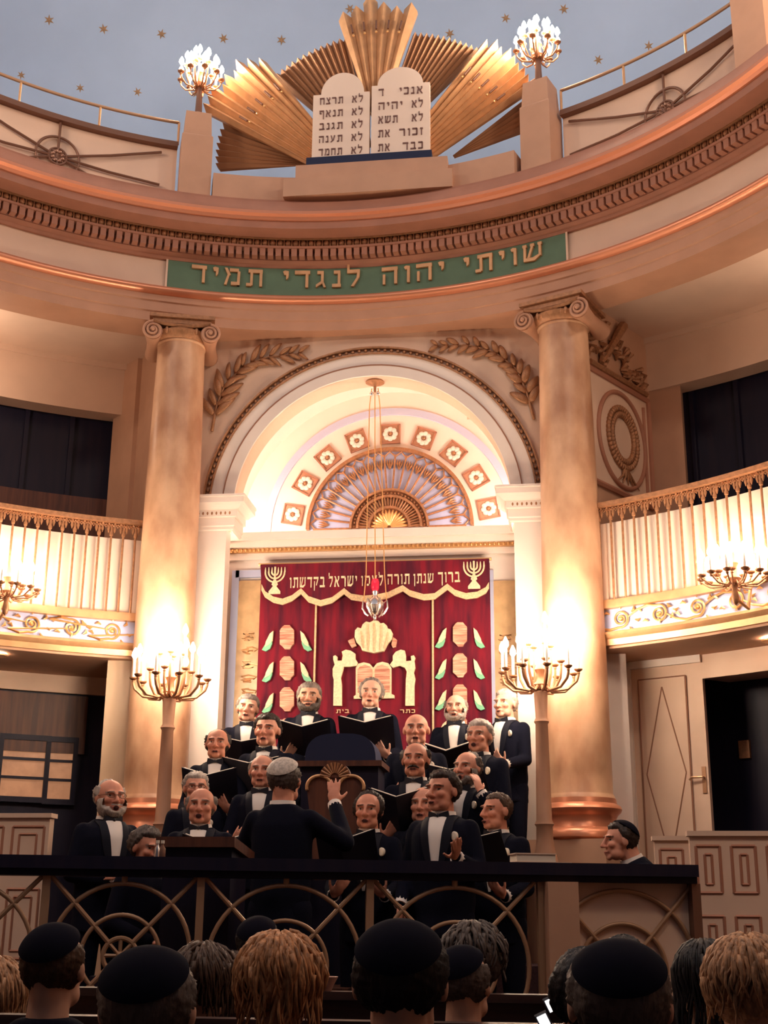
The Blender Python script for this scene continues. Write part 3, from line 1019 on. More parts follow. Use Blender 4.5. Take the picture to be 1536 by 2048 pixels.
# the tablets
t = thing('law_tablets', 'pair of pale round-topped tablets with brown Hebrew lettering on a dark base', 'tablets', (0.02, 10.75, ztop))
YT = 10.76
mb = MB()
q0, q1 = at_y(614, 322, 10.70), at_y(864, 305, 10.70)
zb = ztop
mb.box2((q0[0], 10.66, zb), (q1[0], 10.86, zb + .085)); mb.build('base', m_velvetblack if False else mat('dark blue base paint', (.012, .018, .055), .5), t)
for xa, xb, shoulder, arcw, ytop, label in ((622, 738, 187, .76, 146, 0), (742, 860, 168, .78, 134, 1)):
    A = at_y(xa + (2 if label == 0 else 0), 290, YT); B = at_y(xb, 290, YT)
    zs = at_y((xa + xb) / 2, shoulder, YT)[2] + .0
    zt = at_y((xa + xb) / 2, ytop, YT)[2]
    w = B[0] - A[0]; cx = (A[0] + B[0]) / 2 + (.01 if label == 0 else -.005)
    rad = w * arcw / 2
    pts = [(A[0], zb + .08), (B[0], zb + .08), (B[0], zs)]
    for k in range(25):
        th = PI * k / 24
        pts.append((cx + rad * math.cos(th), zs + (zt - zs) * math.sin(th)))
    pts.append((A[0], zs))
    mb = MB(); mb.slab(pts, YT, YT + .07)
    tb_ = mb.build('tablet', m_cream if False else mat('ivory paint', (.84, .68, .55), .6), t)
    rows = [('לא', 'תרצח'), ('לא', 'תנאף'), ('לא', 'תגנב'), ('לא', 'תענה'), ('לא', 'תחמד')] if label == 0 else [('אנכי', "ד"), ('לא', 'יהיה'), ('לא', 'תשא'), ('זכור', 'את'), ('כבד', 'את')]
    mb = MB()
    H = zs - (zb + .085)
    for i, (r1, r2) in enumerate(rows):
        zc = zs - H * (.15 + i * .188)
        W1 = w * (.40 if len(r1) == 4 else .34 if len(r1) == 3 else .19)
        W2 = w * (.41 if len(r2) == 4 else .33 if len(r2) == 3 else .20 if len(r2) == 2 else .09)
        xr = B[0] - w * .12
        text_plane(r1, xr - W1, xr, zc, YT, .006, H * .098, m_ink, tb_, 1.25)
        xl = A[0] + w * .12
        text_plane(r2, xl, xl + W2, zc, YT, .006, H * .098, m_ink, tb_, 1.25)


# ------------------------------------------------------------------ candle lamps
def candelabrum(name, label, cat, base, zpole, tiers, pole_prof, bulbmat, mat_arm, mat_pole, group, arm_r=.011, bulb=1.0):
    """base xyz; tiers: (n, radius, z of cups, phase)"""
    t = thing(name, label, cat, base, 0, group)
    x, y, z = base
    mb = MB(); mb.lathe(pole_prof, (x, y, 0), 20); mb.build('pole', mat_pole, t, smooth='auto')
    mb = MB()
    mb.lathe([(.0, zpole - .02), (.05, zpole - .01), (.06, zpole + .03), (.035, zpole + .06), (.03, zpole + .12), (.045, zpole + .15), (.03, zpole + .19), (.012, zpole + .25), (0, zpole + .27)], (x, y, 0), 14)
    mb.build('hub', mat_arm, t, smooth='auto')
    for nb, R, zc, ph in tiers:
        for k in range(nb):
            th = ph + 2 * PI * k / nb
            c, s = math.cos(th), math.sin(th)
            P = [(x + c * r_, y + s * r_, zz) for r_, zz in ((.03, zpole + .03), (R * .35, zpole - .03 + (zc - zpole) * .05), (R * .72, zpole - .03 + (zc - zpole) * .15), (R * .95, zpole + (zc - zpole) * .38), (R, zpole + (zc - zpole) * .7), (R, zc))]
            # smooth the arm
            Q = []
            for i in range(len(P) - 1):
                for q in (0, .5):
                    Q.append([P[i][j] + (P[i + 1][j] - P[i][j]) * q for j in range(3)])
            Q.append(P[-1])
            mb = MB(); mb.tube(Q, arm_r, 6)
            arm = mb.build('arm', mat_arm, t, smooth='auto')
            cx, cy = x + c * R, y + s * R
            mb = MB(); mb.lathe([(.008, zc - .03), (.014, zc - .02), (.012, zc - .01), (.032, zc + .005), (.034, zc + .015), (.014, zc + .012)], (cx, cy, 0), 10)
            mb.build('drip_cup', mat_arm, arm, smooth='auto')
            mb = MB(); mb.lathe([(.011, zc + .01), (.011, zc + .10 * bulb)], (cx, cy, 0), 8); mb.build('candle', m_shirt, arm, smooth='auto')
            zb_ = zc + .10 * bulb
            mb = MB(); mb.lathe([(.010, zb_), (.025, zb_ + .022), (.022, zb_ + .05), (.004, zb_ + .09)], (cx, cy, 0), 7); mb.build('bulb', bulbmat, arm, smooth=True)
    return t


# floor candelabra before the columns
for bx, lab, ztop_, ph in ((-1.492, 'floor candelabrum with lit candle bulbs before the column above the white-bearded singer', 3.04, .2), (1.512, 'floor candelabrum with lit candle bulbs before the column nearest the panelled door', 3.06, .5)):
    zf = FZ
    prof = [(0, zf), (.17, zf), (.17, zf + .06), (.14, zf + .10), (.13, zf + .5), (.15, zf + .55), (.15, 1.60), (.16, 1.62), (.16, 1.68), (.10, 1.74), (.075, 1.84), (.065, 1.90), (.062, 2.0), (.075, 2.02), (.06, 2.05), (.048, ztop_ - .28), (.06, ztop_ - .26), (.045, ztop_ - .23), (.055, ztop_ - .03), (0, ztop_)]
    candelabrum('floor_candelabrum', lab, 'candelabrum', (bx, 10.2, zf), ztop_, [(10, .30, ztop_ + .13, ph), (6, .17, ztop_ + .20, ph + .3), (4, .10, ztop_ + .34, ph)], prof, m_bulb, m_arm, m_entab2, 'floor candelabra with lit bulbs', .011, 1.7)

# candelabra on the upper piers
for px, py, a, zp, lab in ((404, 175, -20.4, 8.86, 'blazing bronze candelabrum on the parapet pier, the lower of the two beside the sunburst'), (1074, 118, 23.0, 8.90, 'blazing bronze candelabrum on the parapet pier, the higher of the two beside the sunburst')):
    c = pol(4.53, a, zp)
    z1 = at_r(px, py, 4.53)[2]
    prof = [(0, zp), (.075, zp), (.07, zp + .02), (.035, zp + .05), (.026, z1 - .02), (.03, z1), (0, z1 + .01)]
    candelabrum('dome_candelabrum', lab, 'candelabrum', c, z1, [(9, .205, z1 + .10, .3), (7, .145, z1 + .20, .1), (4, .07, z1 + .27, 0)], prof, m_bulbtop, m_arm, m_bronze, 'candelabra on the upper parapet', .008, .9)


# ------------------------------------------------------------------ balconies
def balcony(a0, a1, label, lampa, lamplab):
    sgn = 1 if a1 > a0 else -1
    t = thing('balcony', label, 'balcony', pol(4.95, a0, 3.52), 0, 'curved side balconies')
    t['kind'] = 'thing'
    mb = MB(); mb.sweep([(4.90, 3.88), (4.94, 3.88), (4.94, 4.59), (4.90, 4.59)], a0, a1, 50); mb.build('front_panel', m_panelwhite, t, smooth='auto')
    mb = MB(); mb.sweep([(4.90, 3.62), (4.96, 3.62), (4.96, 3.85), (4.90, 3.85)], a0, a1, 50); mb.build('frieze', m_paleblue, t, smooth='auto')
    mb = MB(); mb.sweep([(4.84, 3.83), (4.97, 3.83), (4.97, 3.89), (4.85, 3.905), (4.84, 3.88)], a0, a1, 50); mb.build('upper_molding', m_gilt, t, smooth='auto')
    mb = MB(); mb.sweep([(4.88, 3.52), (5.0, 3.52), (5.0, 3.63), (4.84, 3.63), (4.83, 3.605), (4.85, 3.58), (4.87, 3.57)], a0, a1, 50); mb.build('lower_molding', m_gilt, t, smooth='auto')
    mb = MB(); mb.sweep([(4.80, 4.715), (4.92, 4.715), (4.92, 4.755), (4.80, 4.755)], a0, a1, 50); mb.build('handrail', m_orna, t, smooth='auto')
    pitch = 1.28
    nb = int(abs(a1 - a0) / pitch)
    for k in range(nb):
        a = a0 + sgn * (.9 + k * pitch)
        mb = MB(); mb.tube([pol(4.855, a, 3.9), pol(4.855, a, 4.60)], .0105, 8)
        b = mb.build('baluster', m_orna, t, smooth='auto')
        mb = MB(); mb.lathe([(0, 4.59), (.016, 4.60), (.019, 4.62), (.011, 4.64), (.016, 4.66), (.006, 4.70), (.006, 4.72)], pol(4.855, a, 0), 8); mb.build('finial', m_orna, b, smooth='auto')
    mb = MB()
    dg = pitch
    for k in range(nb):
        for s in (0, .5):
            a = a0 + sgn * (.9 + (k + s) * pitch)
            mb.tube([pol(4.85, a - dg * .25, 4.715), pol(4.85, a, 4.675), pol(4.85, a + dg * .25, 4.715)], .007, 5)
            mb.tube([pol(4.85, a - dg * .25, 4.68), pol(4.85, a, 4.705), pol(4.85, a + dg * .25, 4.68)], .006, 5)
            mb.tube([pol(4.85, a + dg * .25, 4.70), pol(4.85, a + dg * .25, 4.66), pol(4.85, a + dg * .25, 4.625)], [.007, .014, .003], 6)
    mb.build('fringe', m_orna, t, smooth='auto')
    # scrolls on the frieze
    ns = int(abs(a1 - a0) / 4.1)
    for k in range(ns):
        a = a0 + sgn * (2.6 + k * 4.1)
        deg = 180 / PI / 4.9
        flip = 1 if k % 2 == 0 else -1

        def q(u, v):
            return pol(4.885, a + u * deg, 3.735 + v)
        mb = MB()
        n_ = 46
        path = []
        for i in range(n_):
            tt = i / (n_ - 1)
            rr = .075 * (1 - .8 * tt)
            th = flip * (-PI / 2 - .3 + tt * 2 * PI * 1.9)
            path.append(q(rr * math.cos(th), rr * math.sin(th)))
        tail = [q(-sgn * .30 + .02, -flip * .01), q(-.2, -flip * .06), q(-.1, -flip * .085)]
        mb.tube(tail + path, [.006, .010, .012] + [.011 - .004 * i / n_ for i in range(n_)], 6)
        for u, v, th in ((.10, flip * .05, .6), (.13, -flip * .02, -.4), (-.16, flip * -.04, 2.2), (.08, -flip * .075, -1.1), (-.10, flip * .05, 2.6), (.0, flip * .085, 1.4)):
            mb.tube([q(u, v), q(u + .03 * math.cos(th), v + .03 * math.sin(th)), q(u + .055 * math.cos(th + .5), v + .055 * math.sin(th + .5))], [.006, .014, .002], 6)
        mb.ell(q(0, 0), (.02, .02, .02), 8, 6)
        mb.build('scroll_ornament', m_gold, t, smooth='auto')
    if sgn > 0:
        mb = MB(); mb.sweep([(4.87, 3.90), (4.90, 3.90), (4.90, 4.58), (4.87, 4.58)], a0, a0 + 1.5, 2); mb.build('end_panel', m_cream, t)
    return t


balcony(-23.3, -62, 'curved white balcony with gilded rods and blue scroll frieze above the dark glazed partition', 0, '')
balcony(25.6, 64, 'curved white balcony with gilded rods and blue scroll frieze above the panelled white door', 0, '')
for px, py, r, lab in ((1468, 1160, 4.62, 'glaring multi-candle lamp fixed to the balcony front over the panelled door'), (14, 1185, 4.62, 'glaring multi-candle lamp fixed to the balcony front over the glazed partition')):
    p = at_r(px, py, r)
    a = ang(p)
    prof = [(0, p[2] - .20), (.02, p[2] - .18), (.03, p[2] - .14), (.02, p[2] - .08), (.03, p[2] - .02), (0, p[2])]
    tt = candelabrum('balcony_lamp', lab, 'wall lamp', (p[0], p[1], p[2] - .1), p[2] - .02, [(12, .25, p[2] + .02, .2), (7, .13, p[2] + .05, 0)], prof, m_bulbside, m_arm, m_orna, 'candle lamps on the balcony fronts', .007, 1.3)
    mb = MB(); mb.tube([pol(r, a, p[2] - .14), pol(4.78, a, p[2] - .20), pol(4.85, a, 3.86)], .014, 8); mb.build('bracket', m_gilt, tt, smooth='auto')

# wreath relief on the radial pier
o1 = Vector((1.93, 10.98)); d2 = Vector((.545, .838)); n2 = Vector((.838, -.545))


def pr(u, z, off=0.0):
    q = o1 + d2 * u + n2 * off
    return (q.x, q.y, z)


def u_at(px, py):
    d = ray(px, py)
    # intersect with the pier's face
    nx, ny = n2
    k = ((o1.x - CAM[0]) * nx + (o1.y - CAM[1]) * ny) / (d[0] * nx + d[1] * ny)
    p = CAM + d * k
    return (Vector((p[0], p[1])) - o1).dot(d2), p[2]


t = thing('wreath_relief', 'framed plaster panel with a gilt laurel wreath in an oval beside the column', 'relief', pr(.6, 5.0))
uL, zTL = u_at(1188, 735); uR, zTR = u_at(1296, 812); _, zBL = u_at(1192, 975); uR2, zBR = u_at(1300, 985)
uL = max(uL, .25)
uR = min(uR, 1.24)
zT, zB = (zTL + zTR) / 2, (zBL + zBR) / 2 - .05
mb = MB()
for (u0, z0), (u1, z1) in (((.1, zT), (uR, zT)), ((uR, zT), (uR, zB)), ((uR, zB), (.1, zB))):
    mb.tube([pr(u0, z0, .01), pr(u1, z1, .01)], .030, 6)
for (u0, z0), (u1, z1) in (((uR - .10, zT - .10), (uR - .10, zB + .02)),):
    mb.tube([pr(u0, z0, .008), pr(u1, z1, .008)], .022, 6)
mb.build('frame', m_frameline, t, smooth='auto')
mb = MB(); mb.prism([(.12, zB), (uR, zB), (uR, zT), (.12, zT)], lambda u, v: pr(u, v, .001), lambda u, v: pr(u, v, .006)); mb.build('field', m_cream, t)
uc, zc = u_at(1240, 880)
ru = (u_at(1290, 880)[0] - u_at(1192, 880)[0]) / 2
rz_ = (u_at(1240, 790)[1] - u_at(1245, 990)[1]) / 2
uc = (u_at(1290, 880)[0] + u_at(1192, 880)[0]) / 2
mb = MB(); mb.tube([pr(uc + ru * .93 * math.cos(2 * PI * k / 48), zc + rz_ * .93 * math.sin(2 * PI * k / 48), .012) for k in range(48)], .024, 6, closed=True)
mb.build('oval_border', m_frameline, t, smooth=True)
mb = MB()
for k in range(44):
    th = 2 * PI * k / 44
    for j in (-1, 1):
        c = pr(uc + ru * (.50 + .07 * j) * math.cos(th), zc + .02 + rz_ * (.52 + .06 * j) * math.sin(th), .02)
        mb.ell(c, (.028, .026, .034), 7, 5)
for k in range(5):
    mb.tube([pr(uc, zc - rz_ * .5, .02), pr(uc + ru * (.1 * (k - 1)), zc - rz_ * .72, .025), pr(uc + ru * (.22 * (k - 1.4)), zc - rz_ * .86, .02)], [.02, .014, .004], 6)
mb.build('wreath_molding', m_orna, t, smooth='auto')
t2 = thing('relief_crest', 'gilt relief of foliage and trumpets above the wreath panel', 'relief', pr(.55, zT + .05))
mb = MB()
rr = random.Random(3)
for k in range(60):
    u = rr.uniform(.12, uR - .04)
    peak = .55 * (1 - abs(u - .45) / .95)
    z = zT + .06 + rr.uniform(0, 1) * max(.10, peak)
    th = rr.uniform(0, PI)
    mb.tube([pr(u, z, .01), pr(u + .05 * math.cos(th), z + .05 * math.sin(th), .045), pr(u + .10 * math.cos(th), z + .09 * math.sin(th), .01)], [.012, .028, .005], 6)
mb.tube([pr(.15, zT + .05, .03), pr(uR - .05, zT + .05, .03)], .03, 6)
mb.tube([pr(.35, zT + .1, .04), pr(.75, zT + .62, .06)], [.02, .05], 8)
mb.build('foliage_molding', m_orna, t2, smooth='auto')


# laurel branches in the spandrels
def branch(name, label, pts, n, lsize, flat, group):
    t = thing(name, label, 'relief', (pts[0][0], YW, pts[0][1]), 0, group)
    P = np.array(pts)
    # resample
    seg = np.r_[0, np.cumsum(np.hypot(*np.diff(P, axis=0).T))]

    def at(s):
        s *= seg[-1]
        return np.array([np.interp(s, seg, P[:, 0]), np.interp(s, seg, P[:, 1])])
    mb = MB(); mb.tube([(*at(s)[:1], YW - .02, at(s)[1]) for s in np.linspace(0, 1, 16)], [.016 - .010 * s for s in np.linspace(0, 1, 16)], 6)
    mb.build('stem', m_orna, t, smooth=True)
    me = None
    rr = random.Random(5)
    for k in range(n):
        s = .12 + .88 * k / (n - 1)
        p = at(s); tg = at(min(1, s + .03)) - at(max(0, s - .03)); th = math.atan2(tg[1], tg[0])
        for side in (-1, 1):
            L = lsize * (1.0 - .45 * s) * rr.uniform(.85, 1.15)
            phi = th + side * rr.uniform(.45, .8)
            if me is None:
                mb = MB(); mb.ell((.5, 0, 0), (.5, .12, .17), 8, 8)
                for v in range(len(mb.v)):
                    x, y, z = mb.v[v]
                    mb.v[v] = (x, y - .12 * math.sin(PI * x), z * (1 - .3 * x))
                o = mb.build('leaf', m_orna, t, smooth=True, world=False); me = o.data
            else:
                o = bpy.data.objects.new('leaf', me); COL.objects.link(o); o.parent = t
            o.location = (p[0] - pts[0][0], -.018, p[1] - pts[0][1])
            o.rotation_euler = (0, -phi, 0)
            o.scale = (L, .2, L * (1.25 if flat else .9))
    return t


bl = [at_y(px, py, YW - .02)[[0, 2]] for px, py in ((424, 862), (432, 815), (450, 770), (485, 735), (530, 715), (596, 707))]
branch('laurel_branch', 'slender gilt laurel branch relief curving over the arch above the dark-haired balding singer', bl, 13, .27, False, 'branch reliefs over the arch')
br = [at_y(px, py, YW - .02)[[0, 2]] for px, py in ((1068, 838), (1052, 780), (1030, 735), (990, 705), (940, 690), (876, 692))]
branch('oak_branch', 'broad-leaved gilt oak branch relief curving over the arch beside the wreath panel column', br, 13, .21, True, 'branch reliefs over the arch')

# ------------------------------------------------------------------ lunette fan and rosettes
YL = 12.62
FZc = 5.136
t = thing('lunette_fan', 'gilded semicircular fan ornament with radiating spokes above the ark cornice', 'fanlight', (0, YL, FZc))
mb = MB(); mb.arcband(0, FZc, 0.0 + .001, .85, YL - .02, YL, n=40); mb.build('back_panel', m_paleblue, t)
mb = MB(); mb.arcband(0, FZc, .83, .865, YL - .07, YL, n=50); mb.build('rim', m_orna, t, smooth='auto')
NS = 21
for k in range(NS + 1):
    th = PI * k / NS
    c, s = math.cos(th), math.sin(th)
    mb = MB(); mb.tube([(.40 * c, YL - .04, FZc + .40 * s), (.79 * c, YL - .04, FZc + .79 * s)], .011, 6); mb.build('spoke', m_orna, t, smooth='auto')
mb = MB()
for k in range(NS):
    th = PI * (k + .5) / NS
    c, s = math.cos(th), math.sin(th)
    w = PI / NS / 2
    mb.tube([(.77 * math.cos(th - w), YL - .04, FZc + .77 * math.sin(th - w)), (.825 * c, YL - .04, FZc + .825 * s), (.77 * math.cos(th + w), YL - .04, FZc + .77 * math.sin(th + w))], .010, 6)
mb.build('scallop_trim', m_orna, t, smooth='auto')
for k in range(NS):
    th = PI * (k + .5) / NS
    c, s = math.cos(th), math.sin(th)
    mb = MB()
    for q in (-.035, 0, .035):
        e = th + q
        mb.tube([(.63 * c, YL - .035, FZc + .63 * s), (.69 * math.cos(e), YL - .045, FZc + .69 * math.sin(e)), (.74 * math.cos(e), YL - .035, FZc + .74 * math.sin(e))], [.004, .013, .003], 5)
    mb.build('lily', m_orna, t, smooth='auto')
mb = MB()
for r_ in (.40, .33, .21):
    mb.arcband(0, FZc, r_ - .012, r_ + .012, YL - .075, YL, n=40)
mb.arcband(0, FZc, .001, .40, YL - .035, YL - .015, n=40)
for k in range(30):
    th = PI * (k + .5) / 30
    mb.tube([(.22 * math.cos(th), YL - .05, FZc + .22 * math.sin(th)), (.32 * math.cos(th), YL - .05, FZc + .32 * math.sin(th))], .008, 5)
    mb.ell((.365 * math.cos(th), YL - .05, FZc + .365 * math.sin(th)), (.013, .013, .013), 6, 5)
mb.build('inner_rosette_rib', m_orna, t, smooth='auto')
mb = MB()
for k in range(15):
    th = PI * (k + .5) / 15
    mb.tube([(.02 * math.cos(th), YL - .05, FZc + .02 * math.sin(th)), (.12 * math.cos(th), YL - .06, FZc + .12 * math.sin(th)), (.19 * math.cos(th), YL - .04, FZc + .19 * math.sin(th))], [.006, .018, .008], 6)
mb.build('shell', m_gold, t, smooth='auto')
proto = None
for k, nm in enumerate(('lowest coffer on the laurel branch side', 'second coffer up on the laurel branch side', 'third coffer up on the laurel branch side', 'fourth up, touching the lamp chains', 'topmost of the arch', 'fourth up on the oak branch side', 'third up on the oak branch side', 'second up on the oak branch side', 'lowest on the oak branch side')):
    th = PI - (math.radians(10) + math.radians(160) * k / 8)
    x, z = 1.03 * math.cos(th), FZc + 1.03 * math.sin(th)
    if proto is None:
        proto = thing('rosette_coffer', '', 'rosette', (0, 0, 0))
        mb = MB(); mb.box((0, -.004, 0), (.20, .01, .20)); mb.build('field', m_entab2, proto, world=False)
        mb = MB()
        for s in (-1, 1):
            mb.box((s * .10, -.012, 0), (.014, .026, .214)); mb.box((0, -.012, s * .10), (.214, .026, .014))
        mb.build('frame', m_frameline, proto, world=False)
        mb = MB()
        for q in range(8):
            e = 2 * PI * q / 8
            mb.ell((.052 * math.cos(e), -.016, .052 * math.sin(e)), (.030, .014, .030), 8, 6)
        fl = mb.build('blossom_petal', m_white, proto, smooth=True, world=False)
        mb = MB(); mb.ell((0, -.026, 0), (.020, .014, .020), 8, 6); mb.build('blossom_centre', m_orna, fl, smooth=True, world=False)
        o = proto
    else:
        o = dup(proto)
    o.location = (x, YL, z)
    o.rotation_euler = (0, -(th - PI / 2), 0)
    o['label'] = 'square rosette coffer over the fan, ' + nm
    o['category'] = 'rosette'
    o['group'] = 'rosette coffers over the fan'

# hidden lamps of the niche that flood the lunette
for s in (-1, 1):
    lamp('niche_light', (s * 1.50, 11.72, 4.92), 30, .06, (1.0, .85, .74))

# ------------------------------------------------------------------ ark: marble panels with blue strips, curtain
YA = 11.60
for s, px0, px1, lab in ((-1, 479, 530, 'veined gold marble panel with relief scrolls beside the brighter edge of the red curtain'), (1, 987, 1035, 'veined gold marble panel beside the curtain edge nearest the panelled door')):
    a, b = at_y(px0, 1160, YA), at_y(px1, 1160, YA)
    zt_ = a[2] - .01
    t = thing('marble_facing', lab, 'panel', ((a[0] + b[0]) / 2, YA, 1.47), 0, 'marble panels of the ark')
    t['kind'] = 'thing'
    mb = MB(); mb.box2((a[0], YA - .012, 1.47), (b[0] + (.1 if s < 0 else 0), YA + .02, zt_)); mb.build('slab', m_marble3, t)
    mb = MB()
    xs = a[0] - .035 if s < 0 else a[0] - .035
    mb.box2((xs - .035, YA - .02, 1.47), (xs + .035, YA + .02, zt_ + .10))
    if s < 0:
        mb.box2((xs, YA - .02, zt_ + .03), (b[0] + .1, YA + .02, zt_ + .10))
    mb.build('blue_border', m_blue, t)
    mb = MB()
    rr = random.Random(9)
    cx = (a[0] + b[0]) / 2
    for k in range(9):
        z = zt_ - .55 - k * .13
        mb.tube([(cx + rr.uniform(-.05, .05) + .05 * math.cos(e) * (1 - e / 9), YA - .016, z + .05 * math.sin(e) * (1 - e / 9)) for e in np.linspace(0, 8, 18)], .008, 5)
    mb.build('scroll_molding', m_gilt, t, smooth='auto')

YC = 11.50
t = thing('ark_curtain', 'crimson velvet ark curtain embroidered with crown, tablets and green leaves', 'curtain', (0, YC, 1.5))


def P2(px, py, y=YC):
    p = at_y(px, py, y)
    return p[0], p[2]


xL, zL = P2(523, 1132); xR, zR = P2(979, 1121)
ZTOP = (zL + zR) / 2
xs1, xs2 = P2(632, 1250)[0], P2(866, 1250)[0]


def velvet(x0, x1, z0, z1, y, nm, wav, amp=.012, n=60, parent=None):
    vs, fs = [], []
    for j in range(13):
        z = z1 + (z0 - z1) * j / 12
        for i in range(n + 1):
            x = x0 + (x1 - x0) * i / n
            vs.append((x, y + amp * math.sin(wav * x + .6 * math.sin(3 * x) + .15 * j) * (.35 + .65 * j / 12), z))
    for j in range(12):
        for i in range(n):
            q = j * (n + 1) + i
            fs.append((q, q + 1, q + n + 2, q + n + 1))
    m_ = len(vs)
    vs += [(x, y + .03, z) for x, _, z in vs]
    fs += [tuple(k + m_ for k in reversed(f)) for f in fs]
    W = n + 1
    for i in range(n):
        fs.append((i, i + m_, i + 1 + m_, i + 1)); b0 = 12 * W + i; fs.append((b0, b0 + 1, b0 + 1 + m_, b0 + m_))
    mb = MB(); mb.add(vs, fs)
    return mb.build(nm, m_velvet, parent or t, smooth='auto')


velvet(xL, xs1, 1.55, ZTOP - .02, YC, 'velvet_panel', 26)
velvet(xs1, xs2, 1.55, ZTOP - .02, YC, 'velvet_panel', 22, .012)
velvet(xs2, xR, 1.55, ZTOP - .02, YC, 'velvet_panel', 19, .006)
for x in (xs1, xs2):
    mb = MB(); mb.tube([(x, YC - .02, 1.6), (x, YC - .02, ZTOP - .3)], .010, 6); mb.build('gold_braid', m_thread, t)
# valance with scalloped edge
edge_px = [(524, 1172), (531, 1186), (548, 1197), (566, 1201), (585, 1194), (603, 1180), (618, 1196), (642, 1204), (665, 1198), (689, 1180), (703, 1191), (728, 1195), (752, 1193), (776, 1188), (806, 1174), (820, 1184), (848, 1192), (870, 1190), (895, 1171), (910, 1183), (932, 1190), (955, 1187), (972, 1178), (978, 1168)]
edge = [P2(*p, YC - .04) for p in edge_px]
mb = MB(); mb.slab([(xL, ZTOP)] + edge + [(xR, ZTOP)], YC - .055, YC - .03)
val = mb.build('valance', m_velvet, t)
mb = MB()
vs, fs = [], []
for i, (x, z) in enumerate(edge):
    vs += [(x, YC - .065, z + .012), (x, YC - .065, z - .045), (x, YC - .045, z - .045), (x, YC - .045, z + .012)]
for i in range(len(edge) - 1):
    for k in range(4):
        l = (k + 1) % 4
        fs.append((i * 4 + k, i * 4 + l, i * 4 + 4 + l, i * 4 + 4 + k))
fs += [(3, 2, 1, 0), tuple(len(edge) * 4 - 4 + k for k in range(4))]
mb.add(vs, fs); mb.build('fringe', m_thread, val)
mb = MB(); mb.tube([(xL - .02, YC - .03, ZTOP + .005), (xR + .02, YC - .03, ZTOP + .005)], .014, 8); mb.build('curtain_rod', m_gold, t, smooth='auto')
mb = MB()
for word, pxa, pxb, pya, pyb in (('ברוך', 876, 920, 1164, 1146), ('שנתן', 827, 867, 1166, 1149), ('תורה', 775, 819, 1168, 1150), ('לעמו', 722, 766, 1171, 1153), ('ישראל', 657, 714, 1173, 1154), ('בקדשתו', 579, 650, 1175, 1156)):
    x0, z0 = P2(pxa, pya, YC - .055); x1, z1 = P2(pxb, pyb, YC - .055)
    text_plane(word, x0, x1, z0 - .005, YC - .053, .008, (z1 - z0) * 1.2, m_threadpale, val, 1.05)
for px, py in ((550, 1160), (948, 1149)):
    cx, cz = P2(px, py, YC - .055)
    mb = MB()
    zt_ = cz + .105
    for r_ in (.030, .060, .092):
        mb.tube([(cx + r_ * math.cos(a), YC - .062, zt_ - .03 + min(0, r_ * math.sin(a)) * 1.05) for a in np.linspace(PI, 2 * PI, 15)], .0085, 5)
        for s in (-1, 1):
            mb.tube([(cx + s * r_, YC - .062, zt_ - .03), (cx + s * r_, YC - .062, zt_ + .015)], [.009, .004], 5)
    mb.tube([(cx, YC - .062, zt_ + .02), (cx, YC - .062, cz - .06)], .010, 6)
    mb.slab([(cx - .012, cz), (cx - .03, cz - .045), (cx - .015, cz - .06), (cx - .055, cz - .11), (cx - .055, cz - .135), (cx + .055, cz - .135), (cx + .055, cz - .11), (cx + .015, cz - .06), (cx + .03, cz - .045), (cx + .012, cz)], YC - .066, YC - .05)
    mb.build('menorah', m_threadpale, val, smooth='auto')


def patch(pxs, nm, material, th=.014, parent=None, y=YC):
    pts = [P2(px, py, y - .02) for px, py in pxs]
    mb = MB(); mb.slab(pts, y - .018 - th, y - .004)
    return mb.build(nm, material, parent or t)


# crown
crown = [(725, 1302), (722, 1294), (714, 1286), (710, 1275), (711, 1262), (716, 1256), (723, 1258), (726, 1250), (733, 1244), (740, 1246), (748, 1242), (757, 1243), (762, 1248), (768, 1247), (774, 1252), (776, 1258), (782, 1260), (786, 1268), (784, 1280), (776, 1288), (772, 1296), (768, 1303), (748, 1307)]
cr = patch(crown, 'crown_emblem', m_threadpale, .03)
for a, b in (((735, 1248), (736, 1300)), ((748, 1246), (748, 1302)), ((762, 1250), (760, 1300)), ((722, 1262), (727, 1296)), ((776, 1264), (768, 1297))):
    x0, z0 = P2(*a, YC - .05); x1, z1 = P2(*b, YC - .05)
    mb = MB(); mb.tube([(x0, YC - .05, z0), ((x0 + x1) / 2 + .004, YC - .056, (z0 + z1) / 2), (x1, YC - .05, z1)], .006, 5); mb.build('crown_stitching', m_thread, cr)
for pts in ([(696, 1282), (708, 1276), (713, 1292), (704, 1296), (700, 1290)], [(783, 1290), (786, 1274), (794, 1280), (792, 1294), (786, 1296)]):
    patch(pts, 'corner_emblem', m_plaque)
# pillars with lions reaching to the tablets
lp = [(667, 1412), (668, 1360), (666, 1352), (666, 1338), (670, 1330), (667, 1320), (667, 1313), (671, 1311), (675, 1314), (675, 1322), (684, 1322), (686, 1312), (684, 1304), (692, 1300), (702, 1302), (711, 1308), (711, 1318), (716, 1326), (714, 1332), (700, 1334), (688, 1334), (686, 1342), (682, 1356), (684, 1370), (684, 1412)]
patch(lp, 'lion_pillar', m_threadpale, .02)
rp = [(829, 1412), (829, 1372), (831, 1358), (828, 1346), (831, 1336), (829, 1322), (831, 1316), (828, 1311), (822, 1313), (823, 1322), (812, 1323), (812, 1312), (810, 1302), (802, 1300), (792, 1304), (786, 1312), (786, 1322), (780, 1330), (786, 1336), (800, 1332), (810, 1336), (814, 1344), (812, 1360), (811, 1412)]
patch(rp, 'lion_pillar', m_threadpale, .02)
tabpx = [(708, 1398), (708, 1393), (712, 1390), (712, 1336), (717, 1328), (728, 1325), (740, 1328), (747, 1336), (754, 1327), (765, 1324), (777, 1327), (783, 1336), (783, 1388), (789, 1391), (789, 1397)]
